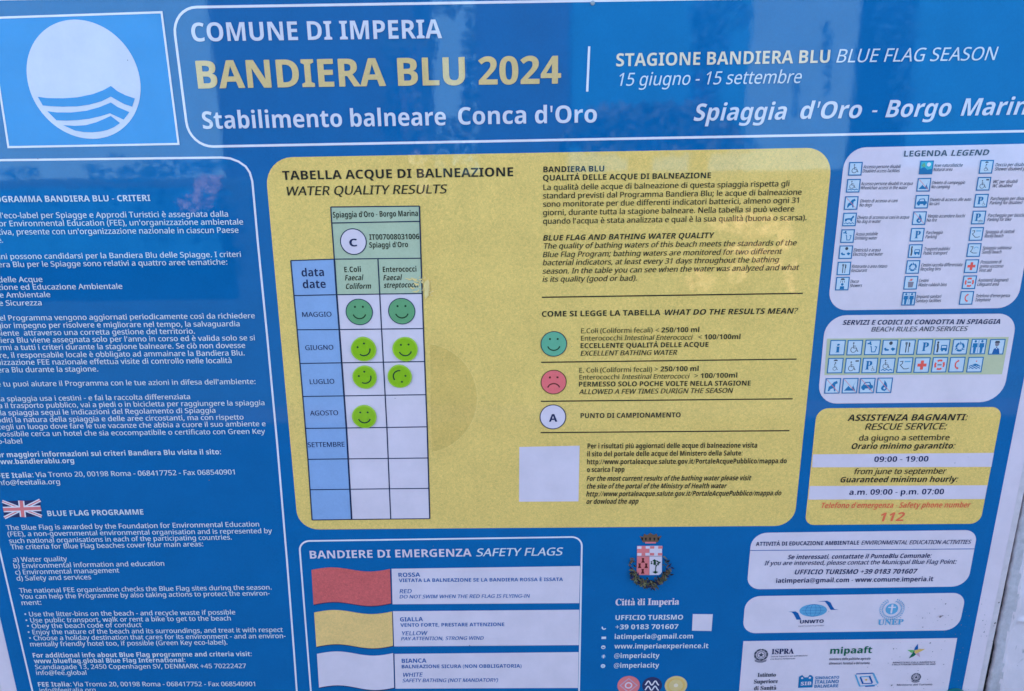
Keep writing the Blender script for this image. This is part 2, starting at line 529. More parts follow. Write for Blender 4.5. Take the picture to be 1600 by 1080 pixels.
LT = [("OGRAMMA BANDIERA BLU - CRITERI", -6, 316, 236, 314, 9.4, 'b'),
 ("l'eco-label per Spiagge e Approdi Turistici è assegnata dalla", 2, 341, 357.2, 338.6, 8.6, 'm'),
 ("or Environmental Education (FEE), un'organizzazione ambientale", 0, 353.6, 380.8, 350.8, 8.6, 'm'),
 ("tiva, presente con un'organizzazione nazionale in ciascun Paese", -1, 366.7, 373.6, 363.6, 8.6, 'm'),
 ("e.", -1, 379, 6, 379, 8, 'm'),
 ("ani possono candidarsi per la Bandiera Blu delle Spiagge. I criteri", -4, 404.9, 377.3, 401.2, 8.2, 'm'),
 ("iera Blu per le Spiagge sono relativi a quattro aree tematiche:", -4, 417.4, 356, 413.3, 8.2, 'm'),
 ("delle Acque", -1, 441, 67.8, 440.3, 8.2, 'm'),
 ("zione ed Educazione Ambientale", -2, 452.8, 192.4, 451.1, 8.2, 'm'),
 ("e Ambientale", 1, 464.8, 80, 464, 8, 'm'),
 ("e Sicurezza", 0, 477.4, 66.5, 476.8, 8, 'm'),
 ("el Programma vengono aggiornati periodicamente così da richiedere", 1, 500.7, 399, 497, 8, 'm'),
 ("gior impegno per risolvere e migliorare nel tempo, la salvaguardia", -3, 512.5, 375.3, 509.5, 8, 'm'),
 ("biente  attraverso una corretta gestione del territorio.", -4, 524.4, 305.4, 521, 8, 'm'),
 ("diera Blu viene assegnata solo per l'anno in corso ed è valida solo se si", -5, 535.5, 399, 531.4, 8, 'm'),
 ("ormi a tutti i criteri durante la stagione balneare. Se ciò non dovesse", -6, 546.8, 384, 543.3, 8, 'm'),
 ("ere, il responsabile locale è obbligato ad ammainare la Bandiera Blu.", -6, 559, 383, 555, 8, 'm'),
 ("nizzazione FEE nazionale effettua visite di controllo nelle località", -3, 570, 362.8, 566.9, 8, 'm'),
 ("era Blu durante la stagione.", -2, 581.7, 154.6, 580, 8, 'm'),
 ("e tu puoi aiutare il Programma con le tue azioni in difesa dell'ambiente:", -3, 603.7, 400, 599.6, 7.8, 'm'),
 ("la spiaggia usa i cestini - e fai la raccolta differenziata", 0, 626.6, 298, 623.2, 7.6, 'm'),
 ("sa il trasporto pubblico, vai a piedi o in bicicletta per raggiungere la spiaggia", -6, 637.4, 414, 632.7, 7.6, 'm'),
 ("lla spiaggia segui le indicazioni del Regolamento di Spiaggia", -1, 648.6, 337.5, 644.5, 7.6, 'm'),
 ("oditi la natura della spiaggia e delle aree circostanti, ma con rispetto", -3, 659.7, 381.4, 655, 7.6, 'm'),
 ("cegli un luogo dove fare le tue vacanze che abbia a cuore il suo ambiente e", -2, 670.5, 415.8, 665.4, 7.6, 'm'),
 ("possibile cerca un hotel che sia ecocompatibile o certificato con Green Key", -2, 681.6, 415, 677.2, 7.6, 'm'),
 ("o-label", -2, 693, 36, 692.4, 7.6, 'm'),
 ("er maggiori informazioni sui criteri Bandiera Blu visita il sito:", -3, 714, 346, 709.3, 7.8, 'b'),
 ("www.bandierablu.org", -8, 724.9, 117, 722.9, 7.6, 'b'),
 ("FEE Italia:", -2, 747, 53.5, 745.2, 7.8, 'b'),
 ("Via Tronto 20, 00198 Roma - 068417752 - Fax 068540901", 57, 745, 367.7, 740.7, 7.6, 'm'),
 ("info@feeitalia.org", -4, 757.6, 95, 755.8, 7.4, 'm'),
 ("BLUE FLAG PROGRAMME", 75.7, 805.8, 225.2, 803.4, 8.2, 'b'),
 ("The Blue Flag is awarded by the Foundation for Environmental Education", 11.3, 827.6, 405.7, 822, 7.4, 'm'),
 ("(FEE), a non-governmental environmental organisation and is represented by", 13.4, 837.4, 425.8, 832.3, 7.2, 'm'),
 ("such national organisations in each of the participating countries.", 15.8, 848.1, 363, 842.4, 7.2, 'm'),
 ("The criteria for Blue Flag beaches cover four main areas:", 18.3, 857.6, 318.4, 853, 7.2, 'm'),
 ("a) Water quality", 21.8, 877.4, 106.3, 876, 7.2, 'm'),
 ("b) Environmental information and education", 22.9, 887.2, 257.6, 883.2, 7.2, 'm'),
 ("c) Environmental management", 25.3, 897, 187.5, 894, 7.2, 'm'),
 ("d) Safety and services", 27.4, 906.6, 143.6, 904.4, 7.2, 'm'),
 ("The national FEE organisation checks the Blue Flag sites during the season.", 31.7, 925.5, 425, 920.3, 7, 'm'),
 ("You can help the Programme by also taking actions to protect the environ-", 33.4, 935, 422.2, 929.6, 7, 'm'),
 ("ment:", 35.2, 944.7, 65.8, 944, 7, 'm'),
 ("• Use the litter-bins on the beach - and recycle waste if possible", 39.8, 962.5, 368.4, 959.3, 7, 'm'),
 ("• Use public transport, walk or rent a bike to get to the beach", 41.5, 972, 361.4, 968.7, 7, 'm'),
 ("• Obey the beach code of conduct", 44, 981, 222.4, 979, 7, 'm'),
 ("• Enjoy the nature of the beach and its surroundings, and treat it with respect", 45, 990.5, 442.6, 986.6, 7, 'm'),
 ("• Choose a holiday destination that cares for its environment - and an environ-", 47.2, 999.8, 446.9, 996.2, 7, 'm'),
 ("mentally friendly hotel too, if possible (Green Key eco-label).", 48.6, 1009.2, 356, 1006.2, 7, 'm'),
 ("For additional info about Blue Flag programme and criteria visit:", 52.8, 1026.7, 394, 1024.4, 7, 'b'),
 ("www.blueflag.global Blue Flag International:", 54.5, 1035.5, 290.3, 1033.8, 6.8, 'b'),
 ("Scandiagade 13, 2450 Copenhagen SV, DENMARK +45 70222427", 56.3, 1044.8, 385.3, 1043, 6.8, 'm'),
 ("info@fee.global", 58, 1053.8, 136.2, 1053.5, 6.6, 'm'),
 ("FEE Italia:", 60.9, 1072, 112.6, 1071.6, 6.8, 'b'),
 ("Via Tronto 20, 00198 Roma - 068417752 - Fax 068540901", 116, 1071.6, 399.4, 1071.2, 6.8, 'm'),
 ("info@feeitalia.org", 63.3, 1081, 150.6, 1080.4, 6.6, 'm')]
for s, x0, y0, x1, y1, c, st in LT:
    T(crit, s, x0, y0, x1, y1, c, st, 'text_white')
# union flag
fq = [(4.2, 782.9), (63.3, 781.1), (65.8, 806.3), (7.7, 808.6)]
def fl(u, v):
    a = Vector(fq[0]).lerp(Vector(fq[1]), u); b = Vector(fq[3]).lerp(Vector(fq[2]), u)
    return tuple(a.lerp(b, v))
uf = Shape(2).ppoly(fq, 'flag_navy')
for a, b in (((0, 0), (1, 1)), ((1, 0), (0, 1))):
    uf.pstroke([fl(*a), fl(*b)], 6.0, 'line_white')
for a, b in (((0, 0), (1, 1)), ((1, 0), (0, 1))):
    uf.pstroke([fl(*a), fl(*b)], 2.0, 'rose')
uf.pstroke([fl(.5, 0), fl(.5, 1)], 10.5, 'line_white'); uf.pstroke([fl(0, .5), fl(1, .5)], 10.5, 'line_white')
uf.pstroke([fl(.5, 0), fl(.5, 1)], 6, 'rose'); uf.pstroke([fl(0, .5), fl(1, .5)], 6, 'rose')
uf.build('union_flag', crit)

# ---- yellow results panel
res = Shape(1).poly(rounded(pq((413.5, 246.4), (1301.5, 230.5), (1240.3, 821.3), (466.2, 827.2)), [42, 40, 34, 36]), 'yellow').build('results_panel', board, 'large pale yellow rounded panel with the water quality table')
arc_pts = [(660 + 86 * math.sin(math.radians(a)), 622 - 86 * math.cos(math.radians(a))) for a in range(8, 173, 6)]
st = Shape(2).ppoly(arc_pts, 'stain')  # darker yellow half disc with a paler rim
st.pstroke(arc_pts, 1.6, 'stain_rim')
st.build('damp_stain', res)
rows = [(407.0, 404.8, 404.0, 403.4), (461.7, 460.3, 459.3, 458.4), (515.0, 514.6, 513.9, 513.2), (567.6, 566.6, 565.6, 564.6), (619.1, 618.2, 617.2, 616.4),
        (668.9, 668.3, 667.4, 666.5), (717.2, 716.5, 715.8, 715.1), (764.6, 763.9, 763.2, 762.5), (812, 811, 810.4, 809.8)]
def cols(y):
    def ip(tab):
        for (ya, xa), (yb, xb) in zip(tab, tab[1:]):
            if y <= yb or (yb, xb) == tab[-1]:
                return xa + (xb - xa) * (y - ya) / (yb - ya)
    return (ip([(407, 454.7), (515, 464.6), (619, 473.5), (717, 481.5), (812, 488)]),
            ip([(323, 517.2), (405, 522.8), (460, 526.4), (515, 530.6), (668, 541.6), (810.5, 549.8)]),
            ip([(404, 590.8), (513.5, 596.4), (666.5, 604.7), (809.6, 610.7)]),
            ip([(322, 655.6), (403, 658), (513, 661.8), (666.5, 667.6), (810, 671.7)]))
def G(r, c): y = rows[r][c]; return (cols(y)[c], y)
def cell(pts, mat, kind='table_cell'):
    return Shape(2).ppoly(pts, mat).build(kind, res)
hdr = [(517.2, 323.4), (655.6, 322), (656.3, 345.8), (518.7, 348.4)]
cell(hdr, 'cell_teal'); cell([hdr[3], hdr[2], G(0, 3), G(0, 1)], 'cell_teal')
cell([G(0, 1), G(0, 2), G(1, 2), G(1, 1)], 'cell_teal'); cell([G(0, 2), G(0, 3), G(1, 3), G(1, 2)], 'cell_teal')
for r in range(8):
    for c in range(3):
        if r == 0 and c: continue
        cell([G(r, c), G(r, c + 1), G(r + 1, c + 1), G(r + 1, c)], 'cell_blue' if c == 0 else 'white')
gr = Shape(3)
for r in range(9):
    gr.pstroke([G(r, c) for c in range(4)], 1.7, 'gridline')
gr.pstroke([hdr[0], hdr[1]], 1.7, 'gridline'); gr.pstroke([hdr[3], hdr[2]], 1.7, 'gridline')
gr.pstroke([G(r, 0) for r in range(9)], 1.9, 'gridline')
gr.pstroke([hdr[0], hdr[3], G(0, 1)], 1.9, 'gridline'); gr.pstroke([G(r, 1) for r in range(9)], 2.7, 'gridline')
gr.pstroke([G(r, 2) for r in range(9)], 1.8, 'gridline')
gr.pstroke([hdr[1], hdr[2]] + [G(r, 3) for r in range(9)], 2.1, 'gridline')
gr.build('table_grid', res)

def face_on(s, c, r, mat, ink, rim=None, frown=False, rot=0.0, rimw=1.3):
    R = lambda x, y: (c[0] + x * math.cos(rot) - y * math.sin(rot), c[1] + x * math.sin(rot) + y * math.cos(rot))
    s.disc(c, r, mat, n=48)
    if rim: s.arc(c, r, 0, 360, rimw * PX, rim, n=48)
    for e in (-1, 1): s.disc(R(e * r * .30, r * .40), r * .085, ink, n=12)
    pts = []
    for i in range(15):
        a = math.radians(200 + 140 * i / 14)
        if frown: pts.append(R(r * .50 * math.cos(a), -r * .50 * math.sin(a) - r * .62))
        else: pts.append(R(r * .50 * math.cos(a), r * .50 * math.sin(a) - r * .02))
    s.stroke(pts, r * .10, ink)
def face_sym(px, py, rp, mat, ink, rim, frown=False):
    s = Shape(3); face_on(s, B(px, py), rp * PX * 1.0, mat, ink, rim, frown)
    return s.build('face_symbol', res, None)
def local_r(px, py, rp):         # radius in metres of something rp pixels wide there
    return (B(px + rp, py) - B(px - rp, py)).length / 2
def fs(px, py, rp, *a, **k):
    s = Shape(4); face_on(s, B(px, py), local_r(px, py, rp), *a, **k)
    return s.build('face_symbol', res)
fs(561.7, 487.2, 20.6, 'face_green', 'dark_green', 'gridline')
fs(628, 486, 20.6, 'face_green', 'dark_green', 'gridline')
fs(865.2, 537.1, 20, 'face_teal', 'dark_green', 'gridline')
fs(865, 596.6, 19.6, 'face_red', 'dark_brown', 'olive_text', frown=True)
for (px, py, ch, cw) in ((552.5, 377.5, 'C', 5.8), (863.8, 651, 'A', 6.3)):
    s = Shape(4); s.disc(B(px, py), local_r(px, py, 20), 'white', n=48); s.arc(B(px, py), local_r(px, py, 20), 0, 360, 1.5 * PX, 'gridline', n=48)
    s.build('letter_disc', res)
    T(res, ch, px - cw, py + 7.4, px + cw + .6, py + 7.2, 11.8, 'h', 'navy', 5)
K = 'black'
RT = [("TABELLA ACQUE DI BALNEAZIONE", 442.2, 281.2, 802, 275.4, 14, 'b', K), ("WATER QUALITY RESULTS", 446.4, 305.6, 699.5, 302, 13.8, 'mi', K),
 ("Spiaggia d'Oro - Borgo Marina", 520.8, 340.1, 653.3, 337.6, 9, 'n', K), ("IT007008031006", 577.5, 374.6, 655.4, 373.6, 8.5, 'n', K), ("Spiaggi d'Oro", 577.5, 386.9, 638, 386, 8.5, 'n', K),
 ("data", 472, 432, 507, 431.2, 12.6, 'b', 'navy'), ("dat" + "e", 474, 450.2, 509.7, 449.6, 12.6, 'b', 'navy'),
 ("E.Coli", 538.6, 425.2, 564.4, 424.6, 8.4, 'n', K), ("Faecal", 539.4, 438.2, 568.4, 437.6, 8.4, 'ni', K), ("Coliform", 540.3, 451.4, 581, 450.8, 8.4, 'ni', K),
 ("Enterococci", 598.6, 425, 651, 424.2, 8.4, 'n', K), ("Faecal", 599.2, 438, 628.5, 437.4, 8.4, 'ni', K), ("streptococci", 600, 449.6, 654.8, 448.8, 8.4, 'ni', K),
 ("MAGGIO", 472.8, 495, 518.6, 494.3, 7.4, 'm', 'navy'), ("GIUGNO", 477.6, 546.8, 521.5, 546, 7.4, 'm', 'navy'), ("LUGLIO", 484.7, 599.9, 523, 599, 7.4, 'm', 'navy'),
 ("AGOSTO", 485, 648.9, 528.9, 648.2, 7.4, 'm', 'navy'), ("SETTEMBRE", 481.5, 698.3, 539, 697.4, 7.4, 'm', 'navy'),
 ("BANDIERA BLU", 849, 269.3, 943.8, 267.9, 9, 'b', K), ("QUALITÀ DELLE ACQUE DI BALNEAZIONE", 848.4, 282.4, 1110.3, 278.3, 8.8, 'b', K),
 ("La qualità delle acque di balneazione di questa spiaggia rispetta gli", 849, 297, 1232.6, 291, 8.6, 'm', K),
 ("standard previsti dal Programma Bandiera Blu; le acque di balneazione", 848.4, 310.2, 1251.8, 304.3, 8.6, 'm', K),
 ("sono monitorate per due differenti indicatori batterici, almeno ogni 31", 848.4, 323.2, 1247.3, 317, 8.6, 'm', K),
 ("giorni, durante tutta la stagione balneare. Nella tabella si può vedere", 848.4, 336.4, 1240.2, 330.4, 8.6, 'm', K),
 ("quando l'acqua è stata analizzata e qual è la sua qualità (buona o scarsa).", 848.4, 349.8, 1259.5, 344, 8.6, 'm', K),
 ("BLUE FLAG AND BATHING WATER QUALITY", 848.4, 376, 1115.5, 371.7, 8.6, 'bi', K),
 ("The quality of bathing waters of this beach meets the standards of the", 848.4, 388.5, 1244.6, 383.2, 8.4, 'mi', K),
 ("Blue Flag Program; bathing waters are monitored for two different", 848, 401.8, 1221.8, 396.6, 8.4, 'mi', K),
 ("bacterial indicators, at least every 31 days throughout the bathing", 848, 414.5, 1217, 409.4, 8.4, 'mi', K),
 ("season. In the table you can see when the water was analyzed and what", 847.5, 427.7, 1248.4, 421.6, 8.4, 'mi', K),
 ("is its quality (good or bad).", 847.5, 440.3, 996, 438.4, 8.4, 'mi', K),
 ("COME SI LEGGE LA TABELLA", 846.6, 494.7, 1031.5, 492.2, 8.6, 'b', K), ("WHAT DO THE RESULTS MEAN?", 1036.4, 492.2, 1246, 489.6, 8.6, 'bi', K),
 ("E.Coli (Coliformi fecali)", 907.7, 520.5, 1019.3, 519.2, 7.6, 'm', 'olive_text'), ("< 250/100 ml", 1023.9, 519.4, 1092, 518.6, 7.8, 'b', K),
 ("Enterococchi", 907.7, 532, 971.9, 531.3, 7.4, 'm', 'olive_text'), ("Intestinal Enterococci", 975, 531.2, 1081.8, 530.4, 7.4, 'mi', 'olive_text'), ("< 100/100ml", 1090.5, 530.2, 1156.2, 529.5, 7.8, 'b', K),
 ("ECCELLENTE QUALITÀ DELLE ACQUE", 907, 543.7, 1106.4, 541.7, 7.6, 'b', K), ("EXCELLENT BATHING WATER", 907, 555.5, 1058.5, 554, 7.6, 'mi', K),
 ("E. Coli (Coliformi fecali)", 905, 581.9, 1018.5, 580.4, 7.4, 'm', 'olive_text'), ("> 250/100 ml", 1022.3, 580.3, 1091, 579.4, 7.8, 'b', K),
 ("Enterococchi", 905, 592.8, 967.3, 592, 7.2, 'm', 'olive_text'), ("Intestinal Enterococci", 971, 592, 1077, 590.8, 7.2, 'mi', 'olive_text'), ("> 100/100ml", 1084.6, 590.6, 1151.3, 589.6, 7.6, 'b', K),
 ("PERMESSO SOLO POCHE VOLTE NELLA STAGIONE", 904.4, 603.8, 1172.3, 602, 7.6, 'b', K), ("ALLOWED A FEW TIMES DURIGN THE SEASON", 904.4, 615.6, 1144.6, 613.4, 7.6, 'mi', K),
 ("PUNTO DI CAMPIONAMENTO", 907, 652.9, 1063, 651.6, 7.6, 'b', K),
 ("Per i risultati più aggiornati delle acque di balneazione visita", 917.9, 700.3, 1182.4, 699, 7.8, 'n', K),
 ("il sito del portale delle acque del Ministero della Salute:", 917.3, 712.7, 1159.4, 711.2, 7.8, 'n', K),
 ("http://www.portaleacque.salute.gov.it/PortaleAcquePubblico/mappa.do", 917, 725, 1228.4, 723.4, 7.8, 'n', K),
 ("o scarica l'app", 917, 737.2, 975.4, 736.6, 7.8, 'n', K),
 ("For the most current results of the bathing water please visit", 916.4, 751, 1173.6, 750, 7.8, 'ni', K),
 ("the site of the portal of the Ministry of Health water", 915.9, 763, 1135.4, 762.4, 7.8, 'ni', K),
 ("http://www.portaleacque.salute.gov.it/PortaleAcquePubblico/mappa.do", 915.6, 775.2, 1220.8, 773.6, 7.8, 'ni', K),
 ("or dowload the app", 915.6, 787, 998, 786.3, 7.8, 'ni', K)]
for s, x0, y0, x1, y1, c, st, mm in RT:
    T(res, s, x0, y0, x1, y1, c, st, mm)
for a, b in (((846.6, 464.4), (1254, 458.2)), ((845.4, 565.9), (1244.2, 560.9)), ((844.9, 626.8), (1237.9, 622.9)), ((844.6, 675.7), (1233, 672.6))):
    Shape(2).pstroke([a, b], 2.1, 'black').build('rule_line', res)
Shape(2).ppoly([(811.5, 698.1), (905.5, 696.1), (903.7, 783), (811, 783.4)], 'white').build('blank_card', res)
rs = Shape(5, .000004)  # scattered pale cream flecks
rs.ppoly([(664, 440), (669, 436), (671.5, 441), (671, 450), (669, 463), (665, 467), (663, 458), (665, 451), (662, 446)], 'flake')
for sh in ([(632, 434), (644, 436), (641, 438)], [(641, 433), (652, 436), (649, 440)], [(646, 441), (656, 444), (650, 446)], [(640, 448), (649, 450), (645, 452)], [(644, 455), (655, 454), (651, 457)]):
    rs.ppoly(sh, 'flake')
for k in range(46):
    x, y = (random.gauss(667, 7), random.gauss(449, 8)) if k % 3 else (random.gauss(655, 6), random.gauss(440, 6))
    a = random.uniform(0, 3.1); l = random.uniform(1.0, 3.2); ww = random.uniform(.5, 1.3)
    if y < 432 or y > 462 or x > 676: continue
    rs.ppoly([(x + l * math.cos(a), y + l * math.sin(a)), (x - ww * math.sin(a), y + ww * math.cos(a)), (x - l * math.cos(a), y - l * math.sin(a)), (x + ww * math.sin(a), y - ww * math.cos(a))], 'flake')
tag(rs.build('torn_paper_flakes', res), None, None, None, 'stuff')

# ---- pictograms
def frame_of(cx_, cy_, sw, sh=None):
    sh = sh or sw
    c = B(cx_, cy_)
    hx = (B(cx_ + sw / 2, cy_) - B(cx_ - sw / 2, cy_)).length / 2
    hy = (B(cx_, cy_ + sh / 2) - B(cx_, cy_ - sh / 2)).length / 2
    return c, hx, hy
def picto(parent, kind, cx_, cy_, sw, label=None, base=3):
    c, hx, hy = frame_of(cx_, cy_, sw)
    s = Shape(base)
    P = lambda x, y: (c.x + x * hx, c.y + y * hy)
    s.poly([P(-1, -1), P(1, -1), P(1, 1), P(-1, 1)], 'pict_pale' if kind != 'nature' else 'pict_cyan')
    st = lambda pts, wd, mt='pict_blue', cl=False: s.stroke([P(*q) for q in pts], wd * hx, mt, cl)
    pl = lambda pts, mt='pict_blue': s.poly([P(*q) for q in pts], mt)
    ds = lambda x, y, r, mt='pict_blue', n=16: s.disc(P(x, y), r * hx, mt, r * hy, n)
    def arc(x, y, r, a0, a1, wd, mt='pict_blue'): s.arc(P(x, y), r * hx, a0, a1, wd * hx, mt, r * hy, 14)
    def chair(x, y, k, mt='slate'):
        ds(x - .05 * k, y + .75 * k, .13 * k, mt, 10)
        st([(x - .05 * k, y + .55 * k), (x, y, ), (x + .45 * k, y), (x + .65 * k, y - .5 * k), (x + .8 * k, y - .5 * k)], .12 * k, mt)
        st([(x, y + .3 * k), (x + .35 * k, y + .3 * k)], .1 * k, mt)
        arc(x + .02 * k, y - .25 * k, .42 * k, 110, 360, .1 * k, mt)
    def waves(y, mt='pict_blue'):
        st([(-.75 + .25 * i, y + (.1 if i % 2 else -.05)) for i in range(7)], .12, mt)
    if kind == 'access': chair(-.15, -.05, .85)
    elif kind == 'access_water': chair(-.25, .1, .75); waves(-.6)
    elif kind == 'no_dog':
        pl([(-.6, -.7), (-.5, -.1), (-.2, .1), (.1, .5), (.5, .65), (.65, .35), (.35, .2), (.35, -.2), (.45, -.7), (.25, -.7), (.15, -.3), (-.2, -.4), (-.4, -.7)])
    elif kind == 'dog_water':
        pl([(-.7, .1), (-.3, .2), (.2, .2), (.5, .6), (.7, .4), (.45, .1), (.4, -.3), (.2, -.3), (.1, -.05), (-.3, -.05), (-.5, -.3), (-.7, -.3)]); waves(-.6)
    elif kind == 'drink':
        st([(-.7, .5), (-.3, .5), (-.2, .3)], .18); ds(-.35, .68, .12)
        st([(-.15, .05), (-.05, -.6), (.4, -.6), (.55, .05), (.3, .1)], .12); ds(-.2, .1, .09)
    elif kind == 'electric':
        ds(.1, .55, .24, 'slate'); pl([(-.75, -.15), (-.55, -.45), (-.1, -.45), (-.05, -.25), (-.4, -.2), (-.5, .0)])
        pl([(.15, -.2), (.4, .0), (.8, -.2), (.45, -.5)])
    elif kind == 'food':
        st([(-.15, .65), (-.15, -.7)], .14, 'slate'); st([(.2, .65), (.2, -.7)], .1, 'slate'); pl([(.15, .65), (.35, .55), (.33, .05), (.15, .0)], 'slate')
        for k in (-.28, -.15, -.02): st([(k, .7), (k, .35)], .06, 'slate')
    elif kind == 'shower':
        pl([(-.35, .55), (.35, .55), (.2, .8), (-.2, .8)], 'slate')
        for k in (-.25, 0, .25): st([(k, .45), (k * 1.3, .15)], .08, 'slate')
        ds(0, -.12, .2); pl([(-.35, -.85), (-.3, -.4), (.3, -.4), (.35, -.85)])
    elif kind == 'nature':
        pl([(-.9, -.9), (-.9, -.2), (-.3, .1), (.2, -.35), (.9, -.2), (.9, -.9)], 'pict_blue'); ds(.35, .45, .3, 'line_white'); pl([(-.8, .3), (-.4, .75), (-.1, .2), (-.4, .0)], 'face_green')
    elif kind == 'no_camp':
        pl([(-.75, -.65), (-.2, .0), (.2, -.4), (.7, .6), (.45, .0), (.75, -.65)])
    elif kind == 'car':
        pl([(-.75, -.1), (-.55, .1), (-.35, .45), (.35, .5), (.55, .1), (.8, .0), (.8, -.35), (-.75, -.4)])
        pl([(-.38, .1), (-.25, .32), (.22, .36), (.35, .1)], 'pict_pale')
        ds(-.42, -.4, .2); ds(.45, -.38, .2)
    elif kind == 'fire':
        pl([(-.35, -.2), (-.1, .15), (-.05, .7), (.25, .3), (.4, -.1), (.4, -.5), (.1, -.75), (-.25, -.65), (-.42, -.4)])
        ds(.05, -.38, .14, 'pict_pale')
    elif kind in ('parking', 'parking_access', 'parking_bike', 'info'):
        pass
    elif kind == 'transport':
        ds(-.55, .6, .14, 'slate'); st([(-.6, .45), (-.5, -.1), (-.55, -.7)], .24, 'slate')
        pl([(-.1, .25), (.7, .25), (.75, -.4), (-.15, -.4)], 'pict_blue'); pl([(0, .12), (.58, .12), (.6, -.12), (.0, -.12)], 'pict_pale')
        ds(.1, -.45, .14); ds(.58, -.45, .14)
    elif kind == 'recycle':
        for a in range(3):
            arc(0, -.02, .48, 90 + a * 120 + 15, 90 + a * 120 + 95, .26)
            q = math.radians(90 + a * 120 + 5)
            ct, sn = math.cos(q), math.sin(q)
            pl([(.26 * ct, .26 * sn - .02), (.76 * ct, .76 * sn - .02), (.5 * math.cos(q - .5), .5 * math.sin(q - .5) - .02)])
    elif kind == 'bin':
        pl([(-.35, -.7), (-.45, .15), (.45, .15), (.35, -.7)], 'grey_text'); ds(.0, .45, .18, 'rose'); st([(-.3, .3), (.3, .6)], .1, 'rose')
    elif kind == 'toilets':
        for k in (-.45, .42):
            ds(k, .68, .16); pl([(k - .3, .45), (k + .3, .45), (k + .34, -.1), (k + .2, -.1), (k + .15, -.85), (k - .15, -.85), (k - .2, -.1), (k - .34, -.1)])
        st([(-.02, .85), (-.02, -.85)], .06)
    elif kind == 'guard':
        ds(0, .35, .28, 'grey_text'); pl([(-.35, .5), (.35, .5), (.25, .78), (-.25, .78)], 'slate')
        pl([(-.5, -.9), (-.35, -.25), (-.1, -.15), (0, -.35), (.1, -.15), (.35, -.25), (.5, -.9)], 'deep_blue'); ds(.0, -.05, .08, 'navy')
    elif kind == 'shower_access':
        pl([(-.3, .6), (.3, .6), (.15, .8), (-.15, .8)], 'slate'); ds(0, .35, .1, 'slate'); chair(-.05, -.25, .55)
    elif kind == 'wc_access':
        chair(-.2, -.15, .8); st([(.3, .6), (.75, .6)], .2, 'slate')
    elif kind == 'stones':
        st([(-.7, .45), (-.3, .5), (-.35, .2), (-.6, .0), (-.3, -.3), (-.1, -.5), (.3, -.5), (.6, -.4)], .1, 'slate'); st([(-.1, .45), (.7, .45)], .16, 'sky_blue')
    elif kind == 'sand':
        st([(-.6, .5), (-.2, .5), (-.3, .1), (-.5, -.2), (-.1, -.45), (.5, -.45)], .1, 'slate'); arc(.3, .1, .35, 20, 160, .1, 'sky_blue')
    elif kind == 'cross':
        pl([(-.2, -.6), (.2, -.6), (.2, -.2), (.6, -.2), (.6, .2), (.2, .2), (.2, .6), (-.2, .6), (-.2, .2), (-.6, .2), (-.6, -.2), (-.2, -.2)], 'red')
    elif kind == 'ring':
        arc(0, 0, .58, 0, 360, .26, 'red'); arc(0, 0, .58, 35, 60, .28, 'pict_pale'); arc(0, 0, .58, 125, 150, .28, 'pict_pale')
        arc(0, 0, .58, 215, 240, .28, 'pict_pale'); arc(0, 0, .58, 305, 330, .28, 'pict_pale'); st([(-.28, 0), (.28, 0)], .2, 'grey_text')
    elif kind == 'phone':
        arc(.35, .0, .55, 115, 245, .18, 'red'); st([(.05, .55), (.2, .4)], .26, 'red'); st([(.05, -.55), (.22, -.38)], .26, 'red')
    elif kind == 'swim':
        ds(.15, .45, .1, 'rose'); pl([(-.5, -.1), (.0, .15), (.35, .05), (.65, -.15), (.2, -.1)]); waves(-.45); waves(-.2)
    if kind == 'parking_access': chair(.4, -.45, .4)
    if kind == 'parking_bike': arc(.15, -.6, .14, 0, 360, .05, 'slate'); arc(.55, -.6, .14, 0, 360, .05, 'slate'); st([(.15, -.6), (.35, -.35), (.55, -.6)], .05, 'slate')
    if kind in ('no_dog', 'no_camp', 'fire', 'car_ban') or kind == 'car' and label == 'ban':
        st([(-.85, .85), (.85, -.85)], .07, 'rose')
    s.stroke([P(-.95, -.95), P(.95, -.95), P(.95, .95), P(-.95, .95)], 1.7 * PX, 'pict_blue', True)
    o = s.build('pictogram', parent)
    big = sw / 2
    if kind.startswith('parking'):
        dx = -.0 if kind == 'parking' else -.22 * big
        T(parent, 'P', cx_ - .42 * big + dx, cy_ + .52 * big, cx_ + .42 * big + dx, cy_ + .52 * big, 1.1 * big, 's', 'pict_blue', base + 1, 'letter')
    if kind == 'info':
        T(parent, 'i', cx_ - .27 * big, cy_ + .62 * big, cx_ + .27 * big, cy_ + .62 * big, 1.1 * big, 's', 'pict_blue', base + 1, 'letter')
    return o

